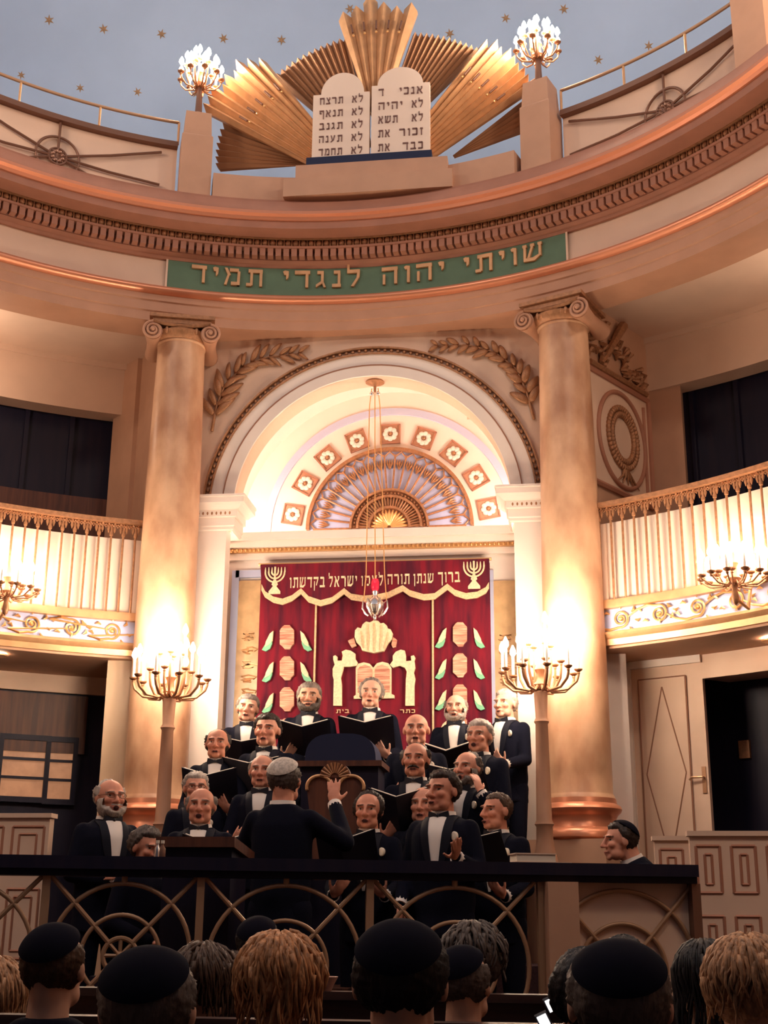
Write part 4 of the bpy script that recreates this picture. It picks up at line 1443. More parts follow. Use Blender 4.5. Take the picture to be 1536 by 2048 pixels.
tb_ = patch(tabpx, 'tablets_emblem', m_threadpale, .016)
for x0_, x1_ in ((716, 745), (750, 780)):
    pts = [(x0_, 1386), (x0_, 1340), (x0_ + 4, 1334), (x0_ + 14, 1330), (x1_ - 4, 1334), (x1_, 1340), (x1_, 1385)]
    patch(pts, 'tablet_field', m_plaque, .022, tb_)
# plaques and leaves
for cx_, dy in ((574, 0), (920, -6)):
    for k in range(4):
        cy = 1276 + dy + k * 62
        pts = [(cx_ - 9, cy - 22), (cx_ - 5, cy - 25), (cx_ + 6, cy - 25), (cx_ + 9, cy - 21), (cx_ + 14, cy - 16), (cx_ + 14, cy + 12), (cx_ + 9, cy + 17), (cx_ + 6, cy + 23), (cx_ - 4, cy + 23), (cx_ - 9, cy + 17), (cx_ - 14, cy + 13), (cx_ - 14, cy - 15)]
        patch(pts, 'plaque_emblem', m_plaque, .014)
        for s in (-1, 1):
            c = cx_ + s * 40
            pts = [(c + s * -12, cy - 12), (c + s * -4, cy + 2), (c + s * 4, cy + 14), (c + s * 10, cy + 24), (c + s * 2, cy + 27), (c + s * -6, cy + 22), (c + s * -10, cy + 12)]
            pts2 = [(c + s * -13, cy - 14), (c + s * -6, cy - 8), (c + s * 2, cy + 8), (c + s * 4, cy + 18), (c + s * -4, cy + 14), (c + s * -11, cy + 6)]
            lf = patch(pts, 'leaf_emblem', m_leafgreen, .012)
            patch(pts2, 'leaf_tip', m_threadpale, .016, lf)
mb = MB()
for word, pxa, pxb, py in (('בית', 672, 698, 1426), ('כתר', 800, 830, 1426)):
    x0, z0 = P2(pxa, py, YC - .02); x1, _ = P2(pxb, py, YC - .02)
    text_plane(word, x0, x1, z0, YC - .012, .008, .032, m_thread, t, 1.05)

# eternal lamp on its chains
YE = 11.33
hx, hz_ = P2(750, 766, YE)
lx, lz = P2(750, 1212, YE)
t = thing('eternal_lamp', 'small silver hanging lamp with red glass on long chains before the curtain', 'hanging lamp', (lx, YE, lz))
ztop_arch = AZ + math.sqrt(RI ** 2 - hx ** 2)
mb = MB(); mb.lathe([(0, ztop_arch + .01), (.085, ztop_arch + .005), (.09, ztop_arch - .015), (.05, ztop_arch - .03), (.015, ztop_arch - .05), (.012, ztop_arch - .11), (0, ztop_arch - .115)], (hx, YE, 0), 18); mb.build('ceiling_rose', m_orna, t, smooth='auto')
for s in (-1, 0, 1):
    mb = MB(); mb.tube([(hx + s * .03, YE + (.02 if s == 0 else 0), ztop_arch - .07), (hx + s * .05, YE, ztop_arch - .25), (lx + s * .085, YE, lz + .30), (lx + s * .105, YE, lz + .04)] if s else [(hx, YE, ztop_arch - .1), (lx, YE, lz + .14)], .005, 5)
    mb.build('chain', m_gold, t)
for s in (-1, 1):
    mb = MB(); mb.ell((hx + s * .03, YE, ztop_arch - .125), (.022, .022, .022), 8, 6); mb.build('chain_ball', m_silver, t, smooth=True)
mb = MB(); mb.lathe([(0, lz - .14), (.012, lz - .13), (.02, lz - .10), (.015, lz - .08), (.06, lz - .05), (.085, lz), (.075, lz + .04), (.03, lz + .08), (.02, lz + .10), (.03, lz + .13), (.025, lz + .14), (0, lz + .14)], (lx, YE, 0), 18); mb.build('lamp_body', m_silver, t, smooth='auto')
for k in range(6):
    th = PI * k / 3
    mb = MB(); mb.tube([(lx + r_ * math.cos(th), YE + r_ * math.sin(th), lz + z_) for r_, z_ in ((.07, .02), (.11, .05), (.115, -.02), (.085, -.07), (.06, -.09))], .009, 6); mb.build('scroll_arm', m_silver, t, smooth='auto')
mb = MB(); mb.lathe([(.022, lz + .13), (.035, lz + .17), (.035, lz + .22), (.026, lz + .25)], (lx, YE, 0), 14); mb.build('glass_cup', m_redglass, t, smooth='auto')


# ------------------------------------------------------------------ dado panels
def dado(pa, pb, y, z0, label, npan, group, circles=False):
    A, B = at_y(*pa, y), at_y(*pb, y)
    x0, x1, zt_ = A[0], B[0], A[2]
    t = thing('panelled_parapet', label, 'parapet', ((x0 + x1) / 2, y, z0), 0, group)
    mb = MB(); mb.box2((x0, y, z0), (x1, y + .08, zt_)); mb.box2((x0 - .015, y - .02, zt_ - .03), (x1 + .015, y + .1, zt_)); mb.build('board', m_cream, t)
    w = (x1 - x0) / npan
    H = (zt_ - z0)
    tiers = [(zt_ - .42, zt_ - .09)] if H < .6 else [(zt_ - .40, zt_ - .09), (z0 + .05 if H < 1.1 else zt_ - .98, zt_ - .50)]
    for k in range(npan):
        for ti, (za, zb_) in enumerate(tiers):
            for ins, wd in ((.035, .010), (.085, .009)):
                xa, xb = x0 + k * w + ins, x0 + (k + 1) * w - ins
                mb = MB()
                for p, q in (((xa, za + ins), (xb, za + ins)), ((xb, za + ins), (xb, zb_ + .035 - ins)), ((xb, zb_ + .035 - ins), (xa, zb_ + .035 - ins)), ((xa, zb_ + .035 - ins), (xa, za + ins))):
                    mb.tube([(p[0], y, p[1]), (q[0], y, q[1])], wd, 4)
                mb.build('panel_molding', m_frameline, t)
            if circles and ti == 1:
                cx, cz = x0 + (k + .5) * w, (za + zb_) / 2 + .02
                mb = MB(); mb.tube([(cx + (w / 2 - .125) * math.cos(2 * PI * i / 30), y, cz + (w / 2 - .10) * math.sin(2 * PI * i / 30)) for i in range(30)], .009, 5, closed=True)
                mb.build('circle_molding', m_frameline, t, smooth=True)
    return t


dado((1378, 1662), (1590, 1655), 8.35, 0.0, 'panelled cream parapet with circles beside the railing corner', 2 + 1, None, True)
dado((1308, 1672), (1440, 1672), 9.3, 0.4, 'plain panelled cream parapet under the white door', 2, None)
dado((-300, 1627), (99, 1650), 8.7, 0.4, 'panelled cream parapet below the reflecting panes', 5, None)

# ------------------------------------------------------------------ railing of the platform
ZR = 1.63
FA, FB = at_z(-40, 1709, ZR), at_z(1088, 1726, ZR)
fa, fb = np.array(FA[:2]), np.array(FB[:2])
fu = (fb - fa) / np.linalg.norm(fb - fa)
fn = np.array([fu[1], -fu[0]])         # towards the audience


def fl(px, py=1745):
    """distance along the railing under a pixel"""
    d = ray(px, py)
    k = ((fa - CAM[:2]) @ fn) / (d[:2] @ fn)
    return float(((CAM[:2] + d[:2] * k) - fa) @ fu)


def fp(u, z, off=0.0):
    q = fa + fu * u + fn * off
    return (q[0], q[1], z)


uend = fl(1388)
t = thing('platform_handrail', 'long dark wooden handrail board along the front of the platform', 'handrail', fp(1.5, FZ))
mb = MB()
u0, u1 = -.8, uend
mb.prism([(u0, 0), (u1, 0), (u1, 1), (u0, 1)], lambda u, v: fp(u, ZR - .065, .07 - .24 * v), lambda u, v: fp(u, ZR, .07 - .24 * v))
mb.prism([(u0, 0), (u1, 0), (u1, 1), (u0, 1)], lambda u, v: fp(u, ZR - .10, .04 - .18 * v), lambda u, v: fp(u, ZR - .06, .04 - .18 * v))
mb.build('board', m_wood, t)
for px in (-250, 95, 403, 740, 1080):
    u = fl(px)
    mb = MB(); mb.prism([(u - .02, -.02), (u + .02, -.02), (u + .02, .02), (u - .02, .02)], lambda a, b: fp(a, 0, b), lambda a, b: fp(a, ZR - .09, b)); mb.build('post', m_iron, t)


def grille(px0, px1, label, nohub=False, off=0.0, mt=None):
    ua, ub = fl(px0), fl(px1)
    uc, hw = (ua + ub) / 2, (ub - ua) / 2
    mt = mt or m_iron
    t = thing('iron_grille', label, 'railing panel', fp(uc, .70, off), 0, 'circular iron grilles of the railing')
    R1 = min(hw * .90, .405); zc = ZR - .10 - .035 - R1

    def circ(r, n=48):
        return [fp(uc + r * math.cos(2 * PI * k / n), zc + r * math.sin(2 * PI * k / n), off) for k in range(n)]
    mb = MB(); mb.tube(circ(R1), .0125, 8, closed=True); mb.build('outer_ring', mt, t, smooth=True)
    mb = MB(); mb.tube(circ(R1 * .56), .0115, 8, closed=True); mb.build('inner_ring', mt, t, smooth=True)
    hub = .085
    mb = MB(); mb.tube(circ(hub, 28), .013, 8, closed=True)
    for k in range(8):
        th = PI * k / 4
        mb.tube([fp(uc, zc, off), fp(uc + hub * math.cos(th), zc + hub * math.sin(th), off)], [.008, .012], 6)
    mb.ell(fp(uc, zc, off), (.022, .022, .022), 8, 6)
    mb.build('hub_rosette', mt, t, smooth='auto')
    for s in (-1, 1):
        for v in (-1, 1):
            top = ZR - .10 if v > 0 else zc - (ZR - .10 - zc)
            e = Vector(fp(uc + s * (hw - .02), top, off)); c = Vector(fp(uc, zc, off)); d_ = (e - c).normalized()
            mb = MB(); mb.tube([c + d_ * hub, e], .0125, 8); mb.build('diagonal_bar', mt, t, smooth='auto')
    mb = MB(); mb.box2((0, 0, 0), (.03, .03, .06)); mb = MB(); mb.tube([fp(uc, zc + R1, off), fp(uc, ZR - .09, off)], .016, 8); mb.build('top_collar', mt, t)
    mb = MB(); mb.tube([fp(uc, zc - R1, off), fp(uc, .42 if off == 0 else .3, off)], .016, 8); mb.build('bottom_collar', mt, t)
    return t


grille(-240, 95, 'iron grille with concentric rings at the cropped end of the railing')
grille(95, 403, 'iron ring grille below the wooden lectern')
grille(403, 740, 'iron ring grille below the conductor, beside the lectern')
grille(740, 1075, 'iron ring grille below the singing soloist with outstretched hand')
# beige box end of the railing
ub0, ub1 = fl(1085), fl(1145)
ue = fl(1388)
t = thing('railing_end', 'beige wall section with ring grille closing the railing by the panelled parapet', 'parapet', fp((ub0 + ue) / 2, 0, .0))
mb = MB(); mb.prism([(ub0, .10), (ub1, .10), (ub1, -.10), (ub0, -.10)], lambda u, v: fp(u, 0, v), lambda u, v: fp(u, ZR - .10, v)); mb.build('pier', m_beige, t)
mb = MB(); mb.prism([(ub1, -.04), (ue, -.04), (ue, -.12), (ub1, -.12)], lambda u, v: fp(u, 0, v), lambda u, v: fp(u, ZR - .10, v)); mb.build('back_panel', m_cream, t)
mb = MB(); mb.prism([(ue - .03, .03), (ue + .02, .03), (ue + .02, -.12), (ue - .03, -.12)], lambda u, v: fp(u, 0, v), lambda u, v: fp(u, ZR - .10, v)); mb.build('end_post', m_bronze, t)
uc, hw = fl(1242), .40
zc = ZR - .14 - .42
for nm, r in (('outer_ring', .42), ('inner_ring', .245)):
    pts = [(uc + r * math.cos(2 * PI * k / 72), zc + r * math.sin(2 * PI * k / 72)) for k in range(72)]
    # keep the part in front of the panel
    i0 = max(range(72), key=lambda k: 0)
    seq = [fp(u, z, -.025) for u, z in pts if u > ub1 - .01] if r > .4 else [fp(u, z, -.025) for u, z in pts]
    if r > .4:
        right = [(math.atan2(z - zc, u - uc), u, z) for u, z in pts if u > ub1]
        right.sort()
        seq = [fp(u, z, -.025) for _, u, z in right]
        mb = MB(); mb.tube(seq, .013, 8)
    else:
        mb = MB(); mb.tube(seq, .012, 8, closed=True)
    mb.build(nm, m_iron, t, smooth=True)
for s in (-1, 1):
    for v in (-1, 1):
        mb = MB(); mb.tube([fp(uc + s * .03, zc + v * .03, -.022), fp(uc + s * (.42 if s > 0 else uc - ub1), zc + v * .46 * (1 if s > 0 else (uc - ub1) / .42), -.022)], .012, 8); mb.build('diagonal_bar', m_iron, t)

# lectern on the platform, ledge with books
t = thing('lectern', 'dark wooden lectern with pale edged slanted top behind the railing', 'lectern', (-.44, 7.25, FZ))
x0, x1 = at_y(325, 1690, 7.25)[0], at_y(480, 1690, 7.25)[0]
zt_ = at_y(400, 1676, 7.25)[2]
cxm, wdt = (x0 + x1) / 2, x1 - x0
mb = MB(); mb.box2((x0 + .03, 7.18, FZ), (x1 - .03, 7.55, zt_ - .10)); mb.build('body', m_wood, t)
mb = MB(); mb.slab([(x0, 0), (x1, 0), (x1, .045), (x0, .045)], 0, 0) if False else mb.prism([(x0, 7.12), (x1, 7.12), (x1, 7.62), (x0, 7.62)], lambda u, v: (u, v, zt_ - .055 - .12 * (v - 7.12)), lambda u, v: (u, v, zt_ - .12 * (v - 7.12)))
mb.build('top', m_woodbrown, t)
mb = MB(); mb.box2((x0 + .02, 7.15, zt_ - .14), (x1 - .02, 7.58, zt_ - .06)); mb.build('drawer_front', m_wood, t)

bk = at_y(1034, 1722, 7.75)
u_b0, u_b1 = fl(1034), fl(1112)
t = thing('book', 'closed thick cream book lying on the handrail beside the seated man in a kippah', 'book', fp((u_b0 + u_b1) / 2, ZR, -.07))
mb = MB(); mb.prism([(u_b0, -.15), (u_b1, -.15), (u_b1, .0), (u_b0, .0)], lambda u, v: fp(u, ZR + .005, v), lambda u, v: fp(u, ZR + .045, v)); mb.build('page_block', m_paper, t)
mb = MB(); mb.prism([(u_b0 - .01, -.155), (u_b1 + .005, -.155), (u_b1 + .005, .005), (u_b0 - .01, .005)], lambda u, v: fp(u, ZR + .045, v), lambda u, v: fp(u, ZR + .052, v))
mb.prism([(u_b0 - .01, -.155), (u_b1 + .005, -.155), (u_b1 + .005, .005), (u_b0 - .01, .005)], lambda u, v: fp(u, ZR, v), lambda u, v: fp(u, ZR + .006, v))
mb.build('cover', m_cream, t)
u_c = fl(1126)
t = thing('paper_sheet', 'loose cream sheet on the handrail between the thick book and the leaning man', 'paper', fp(u_c, ZR, -.05))
mb = MB(); mb.prism([(u_c - .07, -.14), (u_c + .06, -.12), (u_c + .05, .01), (u_c - .08, .0)], lambda u, v: fp(u, ZR, v), lambda u, v: fp(u, ZR + .004, v)); mb.build('sheet', m_paper, t)
for px, lab in ((312, 'small glass bottle with pale cap beside the lectern'), (322, 'small dark bottle close against the lectern')):
    u = fl(px)
    t = thing('bottle', lab, 'bottle', fp(u, ZR, -.04), 0, 'bottles on the handrail')
    mb = MB(); mb.lathe([(0, 0), (.018, 0), (.018, .045), (.008, .06), (.008, .075), (0, .075)], n=12); mb.build('glass', m_silver if px < 320 else m_bronze, t, smooth='auto', world=False)
    mb = MB(); mb.lathe([(0, .072), (.010, .072), (.010, .088), (0, .088)], n=10); mb.build('cap', m_paper, t, smooth='auto', world=False)

# reading desk with dark velvet drape, carved chair
YD = 9.45
x0, x1 = at_y(617, 1520, YD)[0], at_y(757, 1520, YD)[0]
zt_, zbm = at_y(690, 1472, YD)[2], at_y(690, 1527, YD)[2]
t = thing('reading_desk', 'reading desk under a rounded navy velvet cover in the midst of the choir', 'desk', ((x0 + x1) / 2, YD, .74))
mb = MB()
pts = [(x0, zbm)]
for k in range(17):
    th = PI - PI * k / 16
    pts.append(((x0 + x1) / 2 + (x1 - x0) / 2 * math.copysign(abs(math.cos(th)) ** .6, math.cos(th)), zbm + (zt_ - zbm) * abs(math.sin(th)) ** .8))
pts.append((x1, zbm))
mb.slab(pts, YD - .15, YD + .2); mb.build('velvet_cover', m_navycloth, t, smooth='auto')
mb = MB(); mb.box2((x0 - .05, YD - .2, zbm - .04), (x1 + .05, YD + .25, zbm)); mb.build('desk_top', m_woodbrown, t)
mb = MB(); mb.box2((x0 - .02, YD - .16, .74), (x1 + .02, YD + .2, zbm - .04)); mb.build('body', m_wood, t)

YH = 8.75
t = thing('carved_chair', 'carved gilt-edged armchair back with shell crest behind the raised baton hand', 'chair', (.1, YH, FZ))
g = lambda px, py: tuple(at_y(px, py, YH)[[0, 2]])
mb = MB(); mb.slab([g(616, 1590), g(614, 1570), g(622, 1556), g(640, 1551), g(658, 1553), g(690, 1553), g(708, 1551), g(722, 1556), g(730, 1570), g(728, 1590), g(722, 1640), g(716, 1760), g(628, 1760), g(622, 1640)], YH - .02, YH + .04); mb.build('back_panel', m_woodbrown, t)
cx, cz = g(671, 1556)
rr = g(702, 1556)[0] - cx
mb = MB()
mb.arcband(cx, cz, .001, rr, YH - .03, YH + .03, n=20)
crest = mb.build('crest', m_woodbrown, t)
mb = MB()
for k in range(11):
    th = PI * (k + .5) / 11
    mb.tube([(cx + .03 * math.cos(th), YH - .035, cz + .03 * math.sin(th)), (cx + rr * .95 * math.cos(th), YH - .035, cz + rr * .95 * math.sin(th))], [.005, .012], 6)
mb.build('shell_rib', m_orna, crest, smooth='auto')
for cxp in (640, 704):
    c_, z_ = g(cxp, 1575)
    mb = MB(); mb.tube([(c_ + .085 * math.cos(a), YH - .03, z_ + .075 * math.sin(a)) for a in np.linspace(-.3, PI + .3, 20)], .012, 6); mb.build('scroll_shoulder', m_gilt, t, smooth=True)
mb = MB(); mb.box2((g(622, 1600)[0], YH - .48, FZ + .42), (g(724, 1600)[0], YH - .02, FZ + .50)); mb.build('seat', m_woodbrown, t)
for sx in (626, 716):
    for yy in (-.45, -.02):
        xx = g(sx, 1700)[0]
        mb = MB(); mb.tube([(xx, YH + yy, FZ), (xx, YH + yy, FZ + .43)], [.018, .03], 8); mb.build('leg', m_woodbrown, t, smooth='auto')

# ================================================================== PEOPLE
def fullmesh(mb, name, material, voxel, smooth_it=4, parent=None):
    """grow one continuous skin over overlapping solids"""
    me = bpy.data.meshes.new(name)
    me.from_pydata(mb.v, [], mb.f)
    o = bpy.data.objects.new(name, me)
    COL.objects.link(o)
    md = o.modifiers.new('r', 'REMESH'); md.mode = 'VOXEL'; md.voxel_size = voxel
    md2 = o.modifiers.new('s', 'SMOOTH'); md2.factor = .5; md2.iterations = smooth_it
    bpy.context.view_layer.update()
    dg = bpy.context.evaluated_depsgraph_get()
    me2 = bpy.data.meshes.new_from_object(o.evaluated_get(dg))
    o.modifiers.clear()
    o.data = me2
    bpy.data.meshes.remove(me)
    me2.name = name
    me2.polygons.foreach_set('use_smooth', [True] * len(me2.polygons))
    me2.materials.clear(); me2.materials.append(material)
    if parent is not None:
        o.parent = parent
    return o


def capsule(mb, p0, p1, r0, r1, n=10, fl=1.0):
    p0, p1 = Vector(p0), Vector(p1)
    d = (p1 - p0)
    L = d.length
    d = d / max(L, 1e-6)
    path, rad = [], []
    for k in (-.95, -.7, -.35):
        path.append(p0 + d * r0 * k); rad.append(r0 * math.sqrt(1 - k * k))
    for k in (0, .25, .5, .75, 1):
        path.append(p0 + d * L * k); rad.append(r0 + (r1 - r0) * k)
    for k in (.35, .7, .95):
        path.append(p1 + d * r1 * k); rad.append(r1 * math.sqrt(1 - k * k))
    mb.tube(path, rad, n)


def loft(mb, secs, n=20):
    """closed horizontal elliptical sections: (cx, cy, z, rx, ry)"""
    vs, fs = [], []
    for cx, cy, z, rx, ry in secs:
        for k in range(n):
            th = 2 * PI * k / n
            vs.append((cx + rx * math.cos(th), cy + ry * math.sin(th), z))
    for i in range(len(secs) - 1):
        for k in range(n):
            l = (k + 1) % n
            fs.append((i * n + k, i * n + l, (i + 1) * n + l, (i + 1) * n + k))
    fs.append(tuple(range(n - 1, -1, -1))); fs.append(tuple((len(secs) - 1) * n + k for k in range(n)))
    mb.add(vs, fs)


def hand(mb, w, d, nrm, thumb, curl=.5, spread=.0, size=1.0):
    """w wrist, d finger direction, nrm palm normal, thumb: +-1 side; unequal bent fingers"""
    w = Vector(w); d = Vector(d).normalized(); nrm = Vector(nrm); nrm = (nrm - d * nrm.dot(d)).normalized()
    s = d.cross(nrm) * thumb
    R = Matrix((s, nrm, d)).transposed().to_4x4()
    mb.ell(w + d * .045 * size, (.040 * size, .016 * size, .055 * size), 12, 8, R)
    mb.ell(w + d * .03 * size + s * .018 * size, (.022 * size, .019 * size, .034 * size), 10, 8, R)
    for off, L in ((.030, .068), (.010, .076), (-.011, .071), (-.030, .056)):
        p = w + (d * .082 + s * off) * size
        dd = (d + s * off * spread * 12).normalized()
        a = curl * .5
        for seg, rr in ((.45, .0092), (.32, .0085), (.25, .0075)):
            dd = (dd * math.cos(a) + nrm * math.sin(a)).normalized() if seg != .45 else (dd * math.cos(a * .7) + nrm * math.sin(a * .7)).normalized()
            q = p + dd * L * seg * size
            capsule(mb, p, q, rr * size, rr * .92 * size, 8)
            p = q
    p = w + (d * .025 + s * .034) * size
    dd = (d * .62 + s * .72 + nrm * .25).normalized()
    for L, rr in ((.036, .0115), (.030, .0095)):
        q = p + dd * L * size
        capsule(mb, p, q, rr * size, rr * .9 * size, 8)
        p = q
        dd = (dd + d * .45 + nrm * .25).normalized()


def head_solids(mb, HM, fat=1.0, wide=1.0):
    """HM: matrix from head space (facing -y) to body space"""
    def e(c, r):
        mb.ell((0, 0, 0), r, 16, 12, HM @ Matrix.Translation(c))
    e((0, .012, .026), (.074 * wide, .092, .090))
    e((0, -.026, -.040), (.058 * wide * fat, .060, .078))
    e((0, -.072, -.098), (.026 * fat, .020, .020))
    e((.034, -.030, -.075), (.026 * fat, .04, .036)); e((-.034, -.030, -.075), (.026 * fat, .04, .036))
    e((.036, -.060, -.022), (.026, .026, .024)); e((-.036, -.060, -.022), (.026, .026, .024))
    e((.028, -.078, .031), (.028, .014, .010)); e((-.028, -.078, .031), (.028, .014, .010))
    e((0, -.094, -.064), (.026, .010, .008)); e((0, -.090, -.077), (.022, .010, .008))
    for sx in (-1, 1):
        e((sx * .077 * wide, .012, -.006), (.010, .020, .032))
        e((sx * .012, -.098, -.032), (.011, .012, .009))
    a, b = HM @ Vector((0, -.083, .022)), HM @ Vector((0, -.112, -.028))
    capsule(mb, a, b, .010, .0145, 10)


def tone_attr(o, HMinv, skin, style):
    """flat colour of the skin: lips, open mouth, eyes and darker sockets, brows, stubble"""
    me = o.data
    n = len(me.vertices)
    co = np.empty(n * 3); me.vertices.foreach_get('co', co); co = co.reshape(-1, 3)
    h = np.c_[co, np.ones(n)] @ np.array(HMinv).T
    x, y, z = h[:, 0], h[:, 1], h[:, 2]
    col = np.tile(np.array(skin, float), (n, 1))
    front = y < -.045
    near = (np.abs(x) < .1) & (z > -.13) & (z < .14)

    def paint(mask, c, k=1.0):
        col[mask] = col[mask] * (1 - k) + np.array(c) * k
    ruddy = np.array(skin) * np.array((1.0, .78, .72))
    paint(front & near & (np.hypot((np.abs(x) - .038) / .025, (z + .03) / .022) < 1), ruddy, .5)
    paint(front & near & (np.hypot(x / .018, (z + .03) / .016) < 1), ruddy, .55)
    brow = HAIRC[style.get('brow', 'grey')]
    paint(front & near & (np.abs(z - .030 + (np.abs(x) - .03) * .15) < .0055) & (np.abs(x) > .012) & (np.abs(x) < .052), brow, .8)
    for sx in (-1, 1):
        ex = x - sx * .032
        paint(front & near & (np.hypot(ex / .020, (z - .010) / .012) < 1), np.array(skin) * .74, .6)  # skin colour darkened around each eye
        paint(front & near & (np.hypot(ex / .014, (z - .009) / .006) < 1), (.55, .48, .42), .8)
        paint(front & near & (np.hypot(ex / .0065, (z - .009) / .0065) < 1), (.02, .015, .012), 1)
    mo = style.get('mouth', .6)
    paint(front & near & (np.hypot(x / .030, (z + .070) / (.010 + .010 * mo)) < 1), (.42, .13, .10), .7)
    if mo > 0:
        paint(front & near & (np.hypot(x / (.020 - .003 * mo), (z + .071) / (.004 + .011 * mo)) < 1), (.05, .012, .012), 1)
    if style.get('stubble'):
        paint(near & (y < .01) & (z < -.045) & (np.hypot(x / .03, (z + .07) / .018) > 1), HAIRC['grey'], .35)
    c4 = np.c_[col, np.ones(n)].astype(np.float32)
    at = me.attributes.new('tone', 'FLOAT_COLOR', 'POINT')
    at.data.foreach_set('color', c4.ravel())


HAIRC = dict(white=(.5, .44, .38), grey=(.22, .18, .15), dark=(.03, .02, .015), brown=(.08, .045, .025), silver=(.2, .16, .13), black=(.01, .01, .012), blond=(.3, .17, .08), straw=(.3, .18, .09))


def sm(a, b, t):
    t = np.clip((t - a) / (b - a), 0, 1)
    return t * t * (3 - 2 * t)


def hair_shell(kind, HM, material, parent, thick=.016, seed=0, nu=56, nv=36, wide=1.0, lowz=-.06, rough=.004, name='hair', under_cap=False):
    """hair grown as a shell over the skull, cut to a hairline"""
    r = np.random.default_rng(seed)
    vs, keep = [], []
    ph1, ph2 = r.uniform(0, 6, 2)
    for j in range(nv + 1):
        t = PI * j / nv * .93
        for i in range(nu):
            a = 2 * PI * i / nu
            dx, dy, dz = math.sin(t) * math.sin(a), -math.sin(t) * math.cos(a), math.cos(t)
            x, y, z = dx * .074 * wide, .012 + dy * .092, .026 + dz * .090
            f = -dy                      # 1 at the face
            if kind == 'full':
                m = sm(-.012, .012, z - (.078 * (1 if f > .35 else 0) + (-.045 if f < .05 else 0) * 1.0)) if f > .35 else sm(-.015, .01, z - (lowz if f < -.1 else .0 - .04 * (abs(dx) > .6)))
                if -.1 <= f <= .35:
                    m = sm(-.01, .012, z - (-.02 + (f + .1) / .45 * .085))
            elif kind == 'receding':
                lim = .085 + .06 * max(0, f) if f > .0 else lowz
                m = sm(-.012, .012, z - lim) if f > .0 else sm(-.015, .01, z - lowz) * 1
                if f > 0 and z > .06:
                    m *= sm(.45, .1, f)
                if 0 <= f < .3 and z < .085:
                    m = sm(-.02, .0, z + .02) * sm(.32, .2, f)
            elif kind == 'bald':
                m = sm(-.012, .01, z - lowz) * sm(.075, .045, z) * sm(.25, .1, f)
            elif kind == 'balding':
                m = sm(-.012, .01, z - lowz) * sm(.25, .1, f)
                if z > .07:
                    m *= max(.0, sm(.05, -.35, f)) * .8
            elif kind == 'all':
                m = sm(-.012, .012, z - (lowz if f < .2 else .07))
            elif kind == 'cap':
                m = 1.0 if (dz * .80 - f * .60) > .46 else 0.0
            else:
                m = 0
            if under_cap and (dz * .80 - f * .60) > .62:
                m = min(m, .25)
            s = thick * m * (1 + .25 * math.sin(5 * a + ph1 + 3 * t) + .12 * math.sin(17 * a + ph2 + 7 * t)) + (r.normal() * rough * m) - .007 * (1 - m)
            if kind == 'cap':
                e_ = (dz * .80 - f * .60 - .46) / .54
                s = thick * (.55 + .45 * min(1, e_ * 4)) + .004
            nrm = Vector((dx / .074, dy / .092, dz / .090)).normalized()
            p = HM @ (Vector((x, y, z)) + nrm * s)
            vs.append(p)
            keep.append(m > .04)
    fs = []
    for j in range(nv):
        for i in range(nu):
            k = (i + 1) % nu
            q = (j * nu + i, (j + 1) * nu + i, (j + 1) * nu + k, j * nu + k)
            if sum(keep[c] for c in q) >= (4 if kind == 'cap' else 2):
                fs.append(q)
    used = sorted({c for f in fs for c in f})
    ix = {c: i for i, c in enumerate(used)}
    mb = MB(); mb.add([vs[c] for c in used], [tuple(ix[c] for c in f) for f in fs])
    return mb.build(name, material, parent, smooth=True, world=False)


def cap_shell(HM, material, parent, thick, wide):
    """round skullcap sitting on the crown, edge on a clean circle"""
    A = Matrix.Rotation(math.radians(-36.9), 4, 'X')
    vs, fs = [], []
    nu, nv = 64, 18
    for lay in (0, 1):
        for j in range(nv + 1):
            t = math.radians(56) * (j + .05) / nv
            for i in range(nu):
                a = 2 * PI * i / nu
                d = A @ Vector((math.sin(t) * math.cos(a), math.sin(t) * math.sin(a), math.cos(t)))
                p = Vector((d.x * .074 * wide, .012 + d.y * .092, .026 + d.z * .090))
                n = Vector((d.x / .074, d.y / .092, d.z / .090)).normalized()
                vs.append(HM @ (p + n * (thick - .005 * lay)))
    W = nu * (nv + 1)
    for lay in (0, 1):
        for j in range(nv):
            for i in range(nu):
                k = (i + 1) % nu
                fs.append(tuple(lay * W + c for c in (j * nu + i, (j + 1) * nu + i, (j + 1) * nu + k, j * nu + k)))
        fs.append(tuple(lay * W + i for i in range(nu)))
    for i in range(nu):
        k = (i + 1) % nu
        fs.append((nv * nu + i, W + nv * nu + i, W + nv * nu + k, nv * nu + k))
    mb = MB(); mb.add(vs, fs)
    return mb.build('kippah', material, parent, smooth='auto', world=False)


